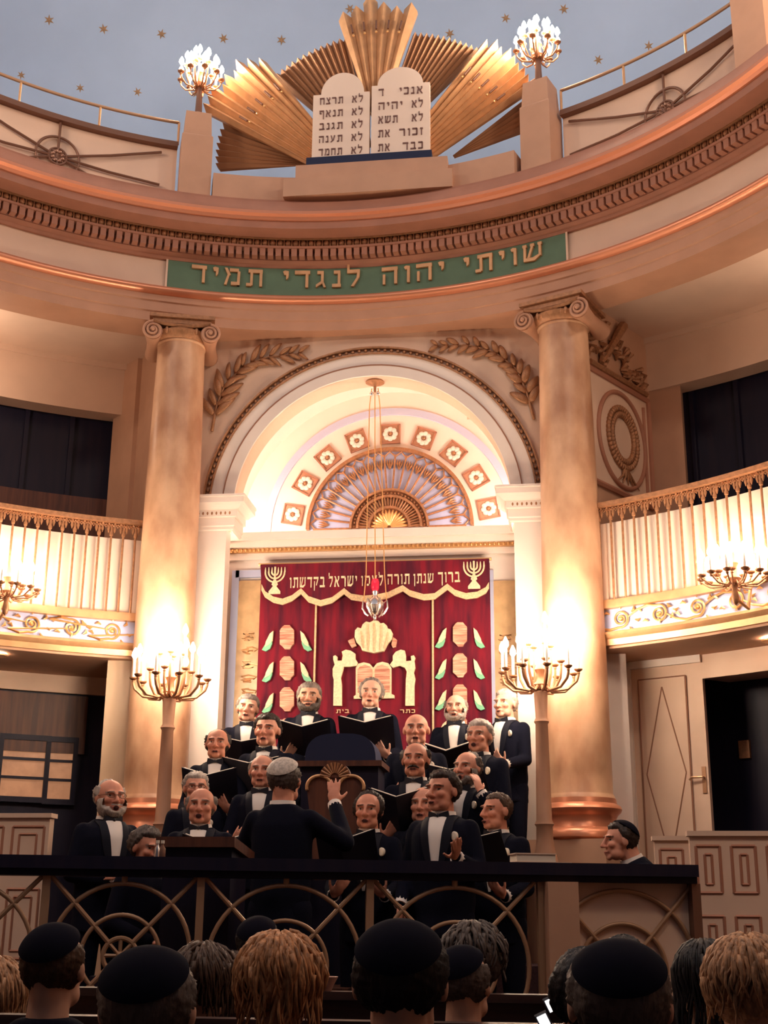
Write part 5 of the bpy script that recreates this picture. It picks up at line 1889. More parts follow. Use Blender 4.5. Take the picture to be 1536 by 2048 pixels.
def beard_shell(HM, material, parent, thick=.014, full=True, seed=1):
    r = np.random.default_rng(seed)
    nu, nv = 36, 24
    vs, keep = [], []
    for j in range(nv + 1):
        t = PI * (.30 + .68 * j / nv)
        for i in range(nu):
            a = -PI * .62 + 1.24 * PI * i / (nu - 1)
            dx, dy, dz = math.sin(t) * math.sin(a), -math.sin(t) * math.cos(a), math.cos(t)
            x, y, z = dx * .066, -.026 + dy * .066, -.046 + dz * .082
            mouth = math.hypot(x / .030, (z + .066) / .017)
            side = abs(a) > 1.0
            lim = -.052 if not side else .0
            m = float(sm(.0, .02, lim - z)) * float(sm(.8, 1.15, mouth))
            if z > -.058 and abs(x) < .03:
                m = max(m, float(sm(.012, .004, abs(z + .050))))
            if not full:
                m *= 1.0 if abs(x) < .032 else 0
            nrm = Vector((dx, dy, dz))
            vs.append(HM @ (Vector((x, y, z)) + nrm * (thick * m + r.normal() * .002 * m - .012 * (1 - m) + .004)))
            keep.append(m > .08)
    fs = []
    for j in range(nv):
        for i in range(nu - 1):
            q = (j * nu + i, (j + 1) * nu + i, (j + 1) * nu + i + 1, j * nu + i + 1)
            if sum(keep[c] for c in q) >= 3:
                fs.append(q)
    used = sorted({c for f in fs for c in f}); ix = {c: i for i, c in enumerate(used)}
    mb = MB(); mb.add([vs[c] for c in used], [tuple(ix[c] for c in f) for f in fs])
    return mb.build('beard', material, parent, smooth=True, world=False)


TORSO = [(.90, .150, .105), (.98, .160, .115), (1.06, .155, .112), (1.16, .158, .118), (1.28, .162, .122), (1.36, .160, .118), (1.415, .138, .098), (1.455, .09, .075), (1.475, .06, .06)]
ARMS = {
    'folder': {-1: ((-.222, -.06, 1.12), (-.165, -.27, 1.07), (.60, -.30, .72), (0, .85, .5)), 1: ((.222, -.06, 1.12), (.165, -.27, 1.07), (-.60, -.30, .72), (0, .85, .5))},
    'gesture': {1: ((.235, -.04, 1.14), (.17, -.27, 1.22), (.30, -.70, .50), (-.5, -.2, .8)), -1: ((-.235, .02, 1.14), (-.21, -.16, .96), (.1, -.4, -.8), (1, 0, 0))},
    'clasp': {1: ((.23, -.02, 1.13), (.03, -.25, 1.12), (-.9, -.2, .1), (0, .9, -.2)), -1: ((-.23, -.02, 1.13), (-.02, -.26, 1.08), (.9, -.2, .1), (0, .9, .2))},
    'ear': {1: ((.33, -.10, 1.22), (.20, -.16, 1.42), (-.3, .05, .9), (-.8, .2, 0)), -1: ((-.225, -.05, 1.13), (-.12, -.27, 1.14), (.35, -.75, .3), (0, .1, 1))},
    'down': {1: ((.25, .02, 1.15), (.25, -.07, .90), (0, -.2, -1), (-1, 0, 0)), -1: ((-.25, .02, 1.15), (-.25, -.07, .90), (0, -.2, -1), (1, 0, 0))},
    'conduct': {-1: ((-.34, -.12, 1.27), (-.215, -.30, 1.50), (.12, -.25, .95), (.3, -1, -.2)), 1: ((.32, -.14, 1.16), (.24, -.36, 1.28), (-.1, -.8, .5), (-.3, 0, -1))},
    'lean': {1: ((.26, -.16, 1.16), (.12, -.38, 1.16), (-.2, -1, .0), (0, 0, -1)), -1: ((-.26, -.16, 1.16), (-.10, -.40, 1.16), (.3, -1, .0), (0, 0, -1))},
    'rail': {1: ((.27, -.18, 1.36), (.14, -.40, 1.54), (-.2, -1, -.2), (0, 0, -1)), -1: ((-.27, -.18, 1.36), (-.12, -.44, 1.55), (.3, -1, -.2), (0, 0, -1))},
    'lap': {1: ((.25, .0, 1.14), (.12, -.24, 1.03), (-.4, -1, 0), (0, 0, -1)), -1: ((-.25, .0, 1.14), (-.12, -.24, 1.03), (.4, -1, 0), (0, 0, -1))},
}
_cloth = {}


def torso_front(x, z, bulk, extra=.02):
    zs = [s[0] for s in TORSO]
    w = np.interp(z, zs, [s[1] for s in TORSO]) * (1 + (bulk - 1) * .6) + extra
    d = np.interp(z, zs, [s[2] for s in TORSO]) * bulk + extra
    return -d * math.sqrt(max(.05, 1 - (x / w) ** 2)) + .005


def person(label, loc, yaw, H, pose='folder', skin=(.60, .33, .22), hair=None, hairc='grey', beard=None, moustache=None, glasses=False, bulk=1.0, hyaw=0., hpitch=0., hroll=0.,
           mouth=.6, brow='grey', fat=1.0, badge=True, dress='tux', seated=False, kippah=None, group=None, stubble=False, detail=.0065, locks=None, hair_thick=.016, cloth=None, lowz=-.055, wide=1.0, headscale=1.0, tie=True, seatz=None):
    """loc: the floor point under the person; facing -y turned by yaw degrees"""
    s = H / 1.75
    t = thing('person', label, 'person', loc, math.radians(yaw), group)
    t.scale = (s, s, s)
    dz = 0.0
    legz = .95
    HM = Matrix.Translation((0, -.018, 1.612)) @ Matrix.Rotation(math.radians(hyaw), 4, 'Z') @ Matrix.Rotation(math.radians(hpitch), 4, 'X') @ Matrix.Rotation(math.radians(hroll), 4, 'Y') @ Matrix.Diagonal((1.17 * headscale, 1.05 * headscale, 1.0 * headscale, 1))
    # ---- continuous body
    mb = MB()
    head_solids(mb, HM, fat, wide)
    capsule(mb, (0, .016, 1.42), (0, .0, 1.555), .066 * (.85 + .15 * fat), .061, 14)
    capsule(mb, (0, .02, 1.46), (0, .03, 1.60), .045, .05, 12)
    loft(mb, [(0, 0, z, (w - .012) * (1 + (bulk - 1) * .6), (d - .012) * bulk) for z, w, d in TORSO])
    A = ARMS[pose]
    for sx in (-1, 1):
        el, wr, hd, pn = A[sx]
        sh = (sx * .158, .005, 1.395)
        capsule(mb, sh, el, .046, .038, 10)
        capsule(mb, el, wr, .038, .027, 10)
        d = (Vector(wr) - Vector(el)).normalized()
        hand(mb, Vector(wr) + d * .01, hd, pn, (1 if Vector(hd).cross(Vector(pn)).dot(Vector((sx, 0, .6))) < 0 and False else (-1 if sx > 0 else 1)) if pose not in ('gesture', 'conduct') else (1 if sx > 0 else -1), .75 if pose not in ('gesture', 'conduct', 'lean', 'lap', 'rail') else .25, .3)
    if seated:
        for sx in (-1, 1):
            capsule(mb, (sx * .09, 0, .93), (sx * .11, -.42, .90), .078, .056, 12)
            capsule(mb, (sx * .11, -.42, .90), (sx * .11, -.40, .48), .052, .036, 12)
            capsule(mb, (sx * .11, -.40, .46), (sx * .12, -.53, .42), .034, .028, 10)
    else:
        for sx in (-1, 1):
            capsule(mb, (sx * .09, 0, .92), (sx * .10, -.01, .50), .082, .054, 12)
            capsule(mb, (sx * .10, -.01, .50), (sx * .105, .015, .09), .052, .034, 12)
            capsule(mb, (sx * .105, .02, .05), (sx * .125, -.13, .035), .036, .03, 10)
    body = fullmesh(mb, 'body', m_skin, detail, 5, t)
    tone_attr(body, HM.inverted(), skin, dict(mouth=mouth, brow=brow, stubble=stubble))
    # ---- hair
    if hair:
        if locks:
            locks(HM, t)
        else:
            hair_shell(hair, HM, HAIR[hairc], t, hair_thick, seed=len(label), wide=wide, lowz=lowz, rough=.0015 if detail > .007 else .003, nu=72 if detail > .007 else 56, nv=48 if detail > .007 else 36, under_cap=bool(kippah))
    if beard:
        beard_shell(HM, HAIR[beard], t)
    if moustache:
        mb = MB()
        for sx in (-1, 1):
            mb.tube([HM @ Vector((sx * .002, -.104, -.050)), HM @ Vector((sx * .018, -.099, -.053)), HM @ Vector((sx * .034, -.086, -.064))], [.008, .008, .004], 8)
        mb.build('moustache', HAIR[moustache], t, smooth='auto', world=False)
    if glasses:
        mb = MB()
        for sx in (-1, 1):
            mb.tube([HM @ Vector((sx * .033 + .022 * math.cos(a), -.098, .008 + .016 * math.sin(a))) for a in np.linspace(0, 2 * PI, 20)[:-1]], .0022, 5, closed=True)
            mb.tube([HM @ Vector((sx * .055, -.097, .012)), HM @ Vector((sx * .077, .0, .012))], .002, 5)
        mb.tube([HM @ Vector((-.011, -.1, .012)), HM @ Vector((.011, -.1, .012))], .0022, 5)
        mb.build('glasses', m_bronze, t, smooth='auto', world=False)
    if kippah:
        cap_shell(HM, kippah, t, hair_thick * .75 + .010, wide)
    # ---- clothes
    key = (pose, bulk, dress, seated)
    cm = cloth or m_black
    if key not in _cloth:
        mb = MB()
        g = .018
        secs = [(0, 0, z, w * (1 + (bulk - 1) * .6) + g, d * bulk + g) for z, w, d in TORSO[:-2]]
        secs = [(0, .0, .78, .175 * (1 + (bulk - 1) * .6), .135 * bulk)] * (0 if seated else 1) + secs + [(0, .01, 1.458, .115, .085), (0, .015, 1.478, .082, .072)]
        loft(mb, secs, 24)
        for sx in (-1, 1):
            el, wr, hd, pn = A[sx]
            sh = (sx * .160, .005, 1.39)
            mb.ell((sx * .148, .005, 1.392), (.066, .066, .056), 12, 8)
            capsule(mb, sh, el, .063, .054, 12)
            wv = Vector(el) + (Vector(wr) - Vector(el)) * .93
            capsule(mb, el, wv, .056, .043, 12)
        o = fullmesh(mb, 'jacket', cm, .013, 4, t)
        _cloth[key] = o.data
    else:
        o = bpy.data.objects.new('jacket', _cloth[key]); COL.objects.link(o); o.parent = t
    if cloth:
        if len(o.data.materials) and o.data.materials[0] != cloth:
            o.data = o.data.copy(); o.data.materials[0] = cloth
            o.data.name = 'jacket'
    kt = ('trousers', seated)
    if kt not in _cloth:
        mb = MB()
        mb.ell((0, 0, .94), (.175, .13, .10), 14, 10)
        for sx in (-1, 1):
            if seated:
                capsule(mb, (sx * .09, 0, .93), (sx * .11, -.43, .90), .095, .072, 12)
                capsule(mb, (sx * .11, -.43, .90), (sx * .11, -.41, .50), .068, .055, 12)
            else:
                capsule(mb, (sx * .09, 0, .90), (sx * .10, -.01, .50), .10, .072, 12)
                capsule(mb, (sx * .10, -.01, .50), (sx * .105, .01, .12), .070, .058, 12)
        o = fullmesh(mb, 'trousers', m_black, .016, 3, t)
        _cloth[kt] = o.data
    else:
        o = bpy.data.objects.new('trousers', _cloth[kt]); COL.objects.link(o); o.parent = t
    ks = ('shoe', seated)
    for sx in (-1, 1):
        if (ks, sx) not in _cloth:
            mb = MB()
            yy = -.40 if seated else .02
            zz = .42 if seated else 0.0
            mb.ell((sx * .112, yy - .06, zz + .035), (.048, .145, .040), 14, 8); mb.box((sx * .110, yy + .05, zz + .012), (.07, .07, .024))
            o = mb.build('shoe', m_satin, t, smooth='auto', world=False); _cloth[(ks, sx)] = o.data
        else:
            o = bpy.data.objects.new('shoe', _cloth[(ks, sx)]); COL.objects.link(o); o.parent = t
    if dress == 'tux':
        # white shirt front, collar, bow tie, lapels, cuffs, badge: their shapes follow the chest
        ko = ('tux', bulk)
        if (ko, 'shirt') not in _cloth:
            def patchmesh(rows, off, th, n=8):
                vs, fs = [], []
                for xl, xr, z in rows:
                    for lay in (0, 1):
                        for i in range(n + 1):
                            x = xl + (xr - xl) * i / n
                            vs.append((x, torso_front(x, z, bulk) - off + lay * th, z))
                W = 2 * (n + 1)
                for j in range(len(rows) - 1):
                    for lay in (0, 1):
                        for i in range(n):
                            a = j * W + lay * (n + 1) + i
                            fs.append((a, a + 1, a + W + 1, a + W))
                    for i in (0, n):
                        a = j * W + i
                        fs.append((a, a + n + 1, a + n + 1 + W, a + W))
                for j in (0, len(rows) - 1):
                    for i in range(n):
                        a = j * W + i
                        fs.append((a, a + 1, a + n + 2, a + n + 1))
                mb = MB(); mb.add(vs, fs)
                return mb
            zz = np.linspace(1.10, 1.462, 12)
            rows = [(-(.010 + .046 * ((z - 1.10) / .36) ** .9), .010 + .046 * ((z - 1.10) / .36) ** .9, z) for z in zz]
            _cloth[(ko, 'shirt')] = patchmesh(rows, .006, .03).build('shirt_front', m_shirt, t, smooth='auto', world=False).data
            for sx in (-1, 1):
                rws = []
                for z in zz:
                    k = (z - 1.10) / .36
                    xi = .009 + .046 * k ** .9
                    wd = .006 + .046 * math.sin(min(1, k * 1.15) * PI * .62)
                    a, b = sx * xi, sx * (xi + wd)
                    rws.append((min(a, b), max(a, b), z))
                _cloth[(ko, 'lapel', sx)] = patchmesh(rws, .011, .02, 5).build('lapel', m_lapel, t, smooth='auto', world=False).data
        else:
            for nm, k in (('shirt_front', (ko, 'shirt')), ('lapel', (ko, 'lapel', -1)), ('lapel', (ko, 'lapel', 1))):
                o = bpy.data.objects.new(nm, _cloth[k]); COL.objects.link(o); o.parent = t
    if dress in ('tux', 'tails'):
        if 'collar' not in _cloth:
            mb = MB(); mb.lathe([(.084, 1.448), (.078, 1.466), (.073, 1.496), (.068, 1.496), (.068, 1.448)], (0, .006, 0), 24)
            _cloth['collar'] = mb.build('collar', m_shirt, t, smooth='auto', world=False).data
        else:
            o = bpy.data.objects.new('collar', _cloth['collar']); COL.objects.link(o); o.parent = t
        for sx in (-1, 1):
            el, wr = Vector(A[sx][0]), Vector(A[sx][1])
            d = (wr - el).normalized()
            mb = MB(); mb.tube([wr - d * .035, wr + d * .004], .041, 12); mb.build('cuff', m_shirt, t, smooth='auto', world=False)
    if dress == 'tux' and tie:
        if 'tie' not in _cloth:
            mb = MB()
            yb = -.098
            mb.ell((0, yb - .006, 1.468), (.011, .011, .012), 8, 6)
            for sx in (-1, 1):
                mb.prism([(sx * .006, 1.460), (sx * .060, 1.440), (sx * .064, 1.468), (sx * .060, 1.494), (sx * .006, 1.476)], lambda u, v: (u, yb - .008 + abs(u) * .25, v), lambda u, v: (u, yb + .008 + abs(u) * .25, v))
            _cloth['tie'] = mb.build('bow_tie', m_satin, t, smooth='auto', world=False).data
        else:
            o = bpy.data.objects.new('bow_tie', _cloth['tie']); COL.objects.link(o); o.parent = t
        if badge:
            x, z = .112, 1.345
            y = torso_front(x, z, bulk) - .012
            mb = MB()
            mt = Matrix.Translation((x, y, z)) @ Matrix.Rotation(math.radians(90), 4, 'X') @ Matrix.Rotation(math.radians(-28), 4, 'Y')
            mb.lathe([(0, -.01), (.026, -.01), (.028, 0), (.022, .006), (0, .008)], n=16, mtx=mt)
            mb.build('badge', m_paper, t, smooth='auto', world=False)
    return t


def folder(t, label, tilt=35, dx=0.0, dz=0.0, spread=22, dy=0.0):
    """open black music folder lying on the hands of person t"""
    M0 = t.matrix_basis
    s = t.scale[0]
    c = Vector((dx, -.375 + dy, 1.20 + dz))
    ti = math.radians(tilt)
    up = Vector((0, -math.cos(ti) * .75, math.sin(ti) + .25)).normalized()
    nr = Vector((1, 0, 0)).cross(up)
    if nr.y < 0:
        nr = -nr
    f = thing('music_folder', label, 'folder', M0 @ c, 0, 'black music folders of the choir')
    sp = math.radians(spread)
    for sx in (-1, 1):
        ax = Vector((sx * math.cos(sp), 0, 0)) + nr * math.sin(sp)
        nn = nr * math.cos(sp) - Vector((sx * math.sin(sp), 0, 0))
        mb = MB()
        q = lambda a, b, h: M0 @ (c + ax * a + up * b + nn * h)
        mb.prism([(0, -.155), (.235, -.155), (.235, .155), (0, .155)], lambda a, b: q(a, b, 0), lambda a, b: q(a, b, .006))
        cv = mb.build('cover', m_folder, f)
        mb = MB()
        mb.prism([(.006, -.145), (.222, -.145), (.222, .150), (.006, .150)], lambda a, b: q(a, b, .007), lambda a, b: q(a, b, .020))
        mb.build('page_block', m_paper, cv)
    return f


SK1, SK2, SK3 = (.70, .33, .225), (.66, .29, .19), (.72, .39, .28)


def stand(px, ptop, y, floor, **k):
    """standing at the point of row y whose head top shows at px,ptop"""
    p = at_y(px, ptop, y)
    return (p[0], y, floor), p[2] - floor


def choir(px, ptop, y, floor, label, yaw, **k):
    fold = k.pop('fold', None)
    loc, H = stand(px, ptop, y, floor)
    fk = k.pop('fk', {})
    t = person(label, loc, yaw, H, group=None, **k)
    if fold:
        folder(t, fold, **fk)
    return t


# back row
choir(497, 1387, 10.6, 1.47, 'grey-haired singer in tuxedo in the back row before the marble panel with blue strip', 8, hair='full', hairc='grey', hroll=6, mouth=.4, skin=SK3, fold='black folder held by the grey-haired singer at the end of the back row', fk=dict(dz=-.06))
choir(620, 1363, 10.6, 1.47, 'grey-bearded singer in tuxedo in the back row before the silver-braided curtain edge', 4, hair='full', hairc='grey', beard='silver', mouth=.3, brow='dark', fold='black folder held by the grey-bearded singer', fk=dict(tilt=20))
choir(743, 1355, 10.6, 1.47, 'singer in tuxedo standing directly before the embroidered tablets', 2, hair='receding', hairc='grey', mouth=.2, skin=SK3, hroll=3, fold='black folder held by the singer before the embroidered tablets', fk=dict(tilt=25))
choir(912, 1385, 10.6, 1.47, 'bald singer in tuxedo in the back row before the green leaves of the curtain', -6, hair='bald', hairc='grey', mouth=.2, skin=SK3, beard='white', fold='black folder held low by the bald singer before the green leaves', fk=dict(dz=-.10, tilt=10))
choir(1012, 1377, 10.95, 1.47, 'white-haired singer in tuxedo half hidden behind the pilaster', -32, hair='full', hairc='white', mouth=.1, skin=SK3, bulk=1.08)
# second row
choir(437, 1453, 9.72, 1.02, 'balding dark-haired singer in tuxedo beside the floor candelabrum pole', 6, hair='balding', hairc='dark', brow='dark', mouth=.4, fold='black folder with white page edge held by the balding singer at the candelabrum', fk=dict(spread=28), skin=SK2)
choir(537, 1425, 10.05, 1.02, 'dark-haired young singer in tuxedo above the balding singer at the conductor', -4, hair='full', hairc='dark', brow='dark', mouth=.5, skin=SK1, fold='black folder held by the young dark-haired singer')
choir(833, 1423, 9.95, 1.02, 'bald clean-shaven singer in tuxedo above the man with the moustache', 2, hair=None, mouth=.3, brow='grey', skin=SK1, bulk=1.1, fat=1.08)
choir(960, 1437, 9.9, 1.02, 'silver-haired singer in tuxedo with open mouth and white lapel badge', -22, hair='full', hairc='white', mouth=.9, brow='grey', skin=SK1, bulk=1.1, fold='black folder held open by the silver-haired singer', fk=dict(dx=-.03))
# third row
choir(393, 1542, 9.2, .74, 'white-haired singer with glasses half hidden behind the man at the lectern', 20, hair='full', hairc='white', glasses=True, mouth=.2, skin=SK1)
choir(526, 1505, 9.2, .74, 'balding singer in tuxedo peering over the conductor shoulder', 4, hair='balding', hairc='grey', mouth=.4, skin=SK1)
choir(832, 1480, 9.1, .74, 'balding singer with dark moustache holding an open folder', -4, hair='balding', hairc='dark', moustache='dark', brow='dark', mouth=.3, skin=SK2, fold='open black folder with white page edge before the moustached singer', fk=dict(dx=-.05, spread=30))
choir(936, 1498, 9.4, .74, 'balding grey singer with open mouth and one hand raised near his ear', -28, hair='balding', hairc='silver', pose='ear', mouth=1.0, skin=SK1, beard='grey')
choir(848, 1568, 8.75, .42, 'singer almost hidden behind the soloist, only his pale cheek showing', -8, hair='balding', hairc='grey', mouth=.5, skin=SK1)
# front row
choir(222, 1553, 8.6, .42, 'white-bearded singer with glasses at the outer end of the front row, hands clasped', 42, hair='balding', hairc='white', beard='white', glasses=True, pose='clasp', mouth=1.0, skin=SK2, bulk=1.18, fat=1.1)
choir(405, 1570, 8.45, .42, 'balding singer with wide open mouth standing behind the lectern', 8, hair='bald', hairc='grey', mouth=1.0, skin=SK2, fat=1.08, bulk=1.1, fold='black folder with white page edge held beside the lectern', fk=dict(dx=.14, dz=.02, spread=30))
choir(738, 1580, 8.5, .42, 'singer with short dark hair in the middle of the front row holding an open folder', -4, hair='receding', hairc='dark', brow='dark', mouth=.7, skin=SK2, fold='widely opened black folder before the front row singer in the middle', fk=dict(dx=-.08, spread=34, dz=.07))
choir(886, 1537, 8.1, .42, 'dark-haired soloist in tuxedo with one open hand stretched out', -14, hair='full', hairc='dark', brow='dark', pose='gesture', mouth=.4, skin=SK2, bulk=1.15, fat=1.1, hyaw=-22, badge=True)
choir(994, 1581, 8.6, .42, 'singer with short hair turned in profile at the pilaster end of the front row', -22, hyaw=-30, hair='full', hairc='brown', brow='dark', mouth=.5, skin=SK2, bulk=1.05, hair_thick=.008, fold='black folder held by the singer in profile', fk=dict(dx=-.02, dz=.08))
# conductor, seen from behind
choir(569, 1513, 7.9, .42, 'conductor seen from behind with silver kippah and raised hand', 172, pose='conduct', hair='balding', hairc='silver', dress='tails', badge=False, skin=SK2, kippah=mat('silver grey knitted kippah', (.68, .60, .52), .6, var=.4, vscale=60), hair_thick=.012, mouth=0)
# pianist low behind the handrail and the man in the corner
lp_ = at_y(291, 1652, 7.8)
t = person('seated grey-haired accompanist with bowed head low behind the handrail', (lp_[0], 7.8, .42 - .47 + (lp_[2] - 1.75 + .05) * 0), 62, 1.62, seated=True, pose='lap', hair='full', hairc='silver', dress='plain', hpitch=12, skin=SK2, badge=False, mouth=.0, cloth=m_velvetblack, hair_thick=.02)
t.location.z = lp_[2] - 1.62
st = thing('stool', 'dark wooden stool under the seated accompanist', 'stool', (lp_[0], 7.8, FZ))
zs_ = lp_[2] - 1.62 + .83 * 1.62 / 1.75
mb = MB(); mb.box((lp_[0], 7.8, zs_ - .03), (.42, .42, .06)); mb.build('seat', m_wood, st)
for sx in (-1, 1):
    for sy in (-1, 1):
        mb = MB(); mb.tube([(lp_[0] + sx * .17, 7.8 + sy * .17, FZ), (lp_[0] + sx * .17, 7.8 + sy * .17, zs_ - .06)], .02, 8); mb.build('leg', m_wood, st)
rp_ = at_y(1242, 1656, 8.35)
t = person('man in black kippah seen in profile, leaning on the end of the handrail', (rp_[0], 8.35, .42), -78, rp_[2] - .0, pose='rail', hpitch=-20, hair='full', hairc='dark', kippah=m_velvetblack, brow='dark', dress='tails', badge=False, skin=SK1, mouth=.0, hair_thick=.012, seated=True)
t.location.z = rp_[2] - 1.50
t.location.x = rp_[0] + .56
t.scale = (.95, .95, .95)
t.rotation_euler = (math.radians(22), 0, math.radians(-78))
st = thing('stool', 'wooden stool under the man leaning on the handrail end', 'stool', (rp_[0] + .56, 8.35, FZ))
zs_ = t.location.z + .83 * .95
mb = MB(); mb.box((rp_[0] + .56, 8.35, zs_ - .03), (.42, .42, .06)); mb.build('seat', m_wood, st)
for sx in (-1, 1):
    for sy in (-1, 1):
        mb = MB(); mb.tube([(rp_[0] + .56 + sx * .17, 8.35 + sy * .17, FZ), (rp_[0] + .56 + sx * .17, 8.35 + sy * .17, zs_ - .06)], .02, 8); mb.build('leg', m_wood, st)


# ================================================================== AUDIENCE
def lock_hair(color, n, length, spread, seed, volume=.03, wave=.01, front=.35, rad=.008, droop=1.0):
    def f(HM, t):
        r = np.random.default_rng(seed)
        hair_shell('all', HM, HAIR[color], t, volume * .8, seed=seed, nu=72, nv=48, lowz=-.08, rough=.002)
        mb = MB()
        for k in range(n):
            a = r.uniform(0, 2 * PI)
            t0 = abs(r.normal(0, .5)) + .12
            P, R_ = [], []
            L = length * r.uniform(.7, 1.15)
            w0 = r.uniform(0, 6)
            m_ = 9
            for i in range(m_):
                q = i / (m_ - 1)
                th = min(t0 + q * L / .10, 1.95)
                over = max(0.0, t0 + q * L / .10 - 1.95) * .10
                aa_ = a + .12 * math.sin(w0 + 5 * q)
                dx, dy, dz = math.sin(th) * math.sin(aa_), -math.sin(th) * math.cos(aa_), math.cos(th)
                if -dy > front and dz < .75:
                    break
                vv = volume + .004 * math.sin(w0 + 9 * q) + wave * math.sin(w0 * 2 + 6 * q) * .5
                p = Vector((dx * (.074 + vv), .012 + dy * (.092 + vv), .026 + dz * (.090 + vv) - over * droop))
                P.append(HM @ p); R_.append(rad * (1 - .75 * q) * r.uniform(.8, 1.2))
            if len(P) > 3:
                mb.tube(P, R_, 5)
        mb.build('hair_lock', HAIR[color], t, smooth=True, world=False)
    return f


def seat_person(px, ptop, y, label, yaw=180, H=1.70, **k):
    p = at_y(px, ptop, y)
    t = person(label, (p[0], y, 0), yaw, H, pose='lap', seated=True, dress=k.pop('dress', 'plain'), badge=False, detail=.008, mouth=0, **k)
    s = t.scale[0]
    t.location.z = p[2] - (1.612 + .120 + k.get('hair_thick', .012)) * s
    return t


KB = m_velvetblack
seat_person(112, 1846, 3.85, 'man in black kippah with brown hair seen from behind, beside the blond cropped head',178, hair='balding', hairc='brown', kippah=KB, hyaw=-2, hair_thick=.012, cloth=m_black, headscale=1.0)
seat_person(300, 1897, 2.9, 'grey-haired man with wide black kippah low in front of the hub rosette', 180, hair='full', hairc='silver', kippah=KB, hair_thick=.012, cloth=m_velvetblack, wide=1.08, headscale=1.04)
seat_person(408, 1893, 4.7, 'woman with long smooth brown hair beside the man with the wide kippah', 178, hair='all', hairc='brown', locks=lock_hair('brown', 150, .24, 1, 11, .030, .004), cloth=m_black)
seat_person(466, 1902, 5.5, 'person with flat brown hair behind the blond woman shoulder', 182, hair='all', hairc='brown', hair_thick=.02, cloth=m_black, lowz=-.1)
seat_person(517, 1832, 6.15, 'dark-haired man with small kippah farthest forward before the second grille', 176, hair='full', hairc='black', kippah=KB, hair_thick=.014, cloth=m_black)
seat_person(560, 1880, 3.85, 'woman with wavy reddish blond hair seen from behind', 180, hair='all', hairc='blond', locks=lock_hair('blond', 260, .20, 1, 5, .034, .014, rad=.009), cloth=m_greycloth)
seat_person(800, 1846, 3.0, 'tall man in black kippah, the largest head in the middle of the audience', 180, hair='full', hairc='black', kippah=KB, hair_thick=.011, cloth=m_velvetblack, headscale=1.06, wide=1.04)
seat_person(926, 1890, 4.65, 'man with grey rim of hair under a black kippah, ear showing', 172, hair='balding', hairc='silver', kippah=KB, hair_thick=.012, hyaw=-14, cloth=m_black)
seat_person(946, 1858, 5.5, 'person with bushy grey hair just before the man with the grey rim of hair', 184, hair='all', hairc='silver', locks=lock_hair('silver', 170, .14, 1, 21, .040, .016, rad=.010), cloth=m_black)
seat_person(1235, 1886, 3.0, 'broad man with black kippah on grey hair before the beige wall section', 180, hair='full', hairc='silver', kippah=KB, hair_thick=.012, cloth=m_velvetblack, headscale=1.06, wide=1.1)
seat_person(1245, 1868, 5.5, 'person with a dark hair bun showing above the broad man in the kippah', 182, hair='all', hairc='black', hair_thick=.012, cloth=m_black)
seat_person(1172, 1894, 3.8, 'dark-haired person half hidden beside the broad man in the kippah', 184, hair='all', hairc='black', hair_thick=.018, cloth=m_black, lowz=-.1)
seat_person(1408, 1884, 4.7, 'woman with long straight black hair before the panelled parapet', 186, hair='all', hairc='black', locks=lock_hair('black', 150, .32, 1, 31, .022, .003), cloth=m_black)
m_coat = mat('cream wool coat', (.66, .50, .40), .9, bump=.3, bscale=120)
seat_person(1494, 1884, 3.8, 'woman with short straw blond hair in a cream coat', 184, hair='all', hairc='straw', locks=lock_hair('straw', 260, .15, 1, 17, .032, .008, rad=.009), cloth=m_coat)
m_fur = mat('tan fur collar', (.42, .27, .15), .95, var=.5, vscale=60, bump=.8, bscale=80)
seat_person(-8, 1925, 4.7, 'person with tan blond hair at the cropped audience edge', 178, hair='all', hairc='straw', locks=lock_hair('straw', 200, .2, 1, 41, .03, .012), cloth=m_fur)
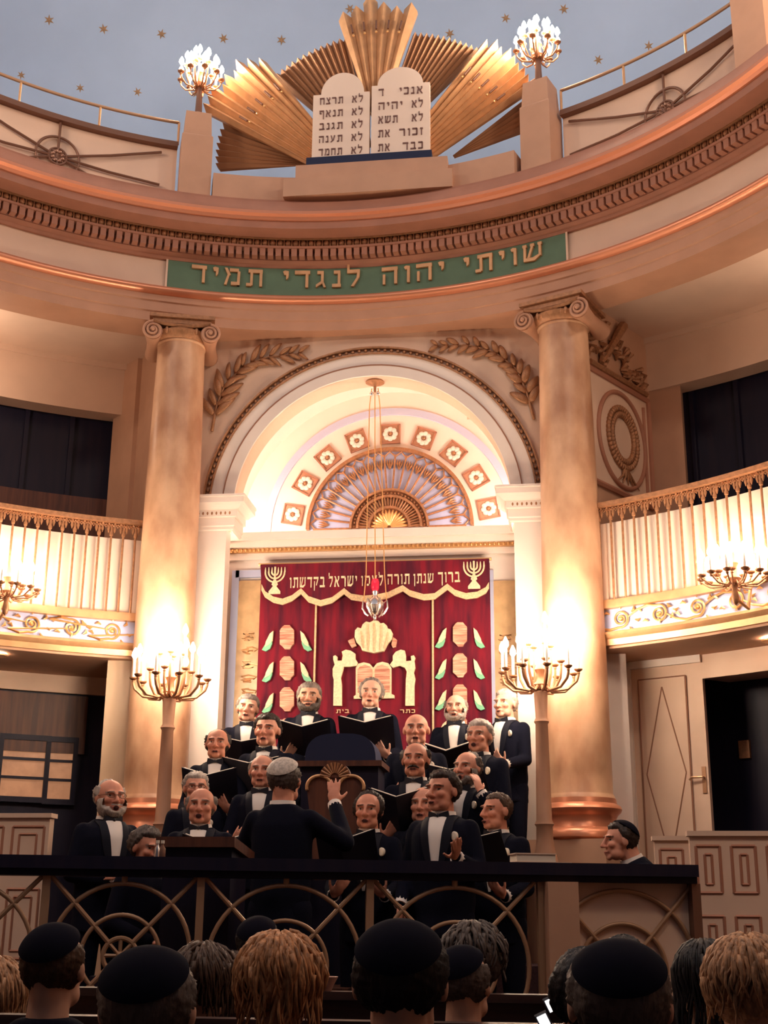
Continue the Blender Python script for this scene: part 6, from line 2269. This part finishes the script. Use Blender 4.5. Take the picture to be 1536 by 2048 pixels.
# pews
for i, (y, zt_, lab) in enumerate(((2.68, .86, 'nearest dark wooden pew of the audience'), (3.44, .90, 'second dark wooden pew from the front of the picture'), (4.36, 1.03, 'third dark wooden pew, with lit phones resting on its ledge'), (5.22, 1.07, 'dark wooden pew ending below the beige wall section'), (5.9, .92, 'low dark wooden pew nearest the platform railing'))):
    xr_ = 4.0 if y < 5.5 else 1.9
    t = thing('pew', lab, 'pew', (1.2, y, 0), 0, 'pews of the audience')
    mb = MB(); mb.box2((-1.6, y - .02, .08), (xr_, y + .02, zt_ - .03)); mb.build('back', m_pew, t)
    mb = MB(); mb.box2((-1.6, y - .05, zt_ - .03), (xr_, y + .03, zt_)); mb.build('cap', m_pew, t)
    mb = MB(); mb.box2((-1.6, y - .20, zt_ - .14), (xr_, y - .02, zt_ - .12)); mb.build('book_ledge', m_pew, t)
    mb = MB(); mb.box2((-1.6, y + .02, .40), (xr_, y + .46, .45)); mb.build('seat', m_pew, t)
    for x in (-1.55, 1.2, xr_ - .05):
        mb = MB(); mb.box2((x - .03, y - .04, 0), (x + .03, y + .46, .41)); mb.build('leg', m_pew, t)
for px, py, y, lab in ((1103, 2010, 4.26, 'lit phone screen glowing above the pew ledge'), (1088, 2043, 4.0, 'second lit phone, cut off by the lower picture edge')):
    p = at_y(px, py, y)
    t = thing('phone', lab, 'phone', p, 0, 'lit phones of the audience')
    mt = Matrix.Translation(Vector([float(k) for k in p])) @ Matrix.Rotation(math.radians(-25), 4, 'Y') @ Matrix.Rotation(math.radians(35), 4, 'X')
    mb = MB(); mb.box((0, 0, 0), (.036, .008, .052), mtx=mt @ Matrix.Translation((0, .006, 0))); mb.build('case', m_folder, t)
    mb = MB(); mb.box((0, 0, 0), (.028, .003, .044), mtx=mt); mb.build('screen', m_screen, t)
p = at_y(651, 1962, 5.2)
t = thing('bowl', 'small pale pink bowl standing on the pew cap beside the reddish blond woman', 'bowl', (p[0], 5.21, 1.07))
mb = MB(); mb.lathe([(0, 0), (.022, 0), (.030, .02), (.044, .045), (.047, .052), (.042, .050), (.028, .024), (0, .014)], n=20); mb.build('dish', mat('pale pink glaze', (.62, .36, .28), .4), t, smooth='auto', world=False)
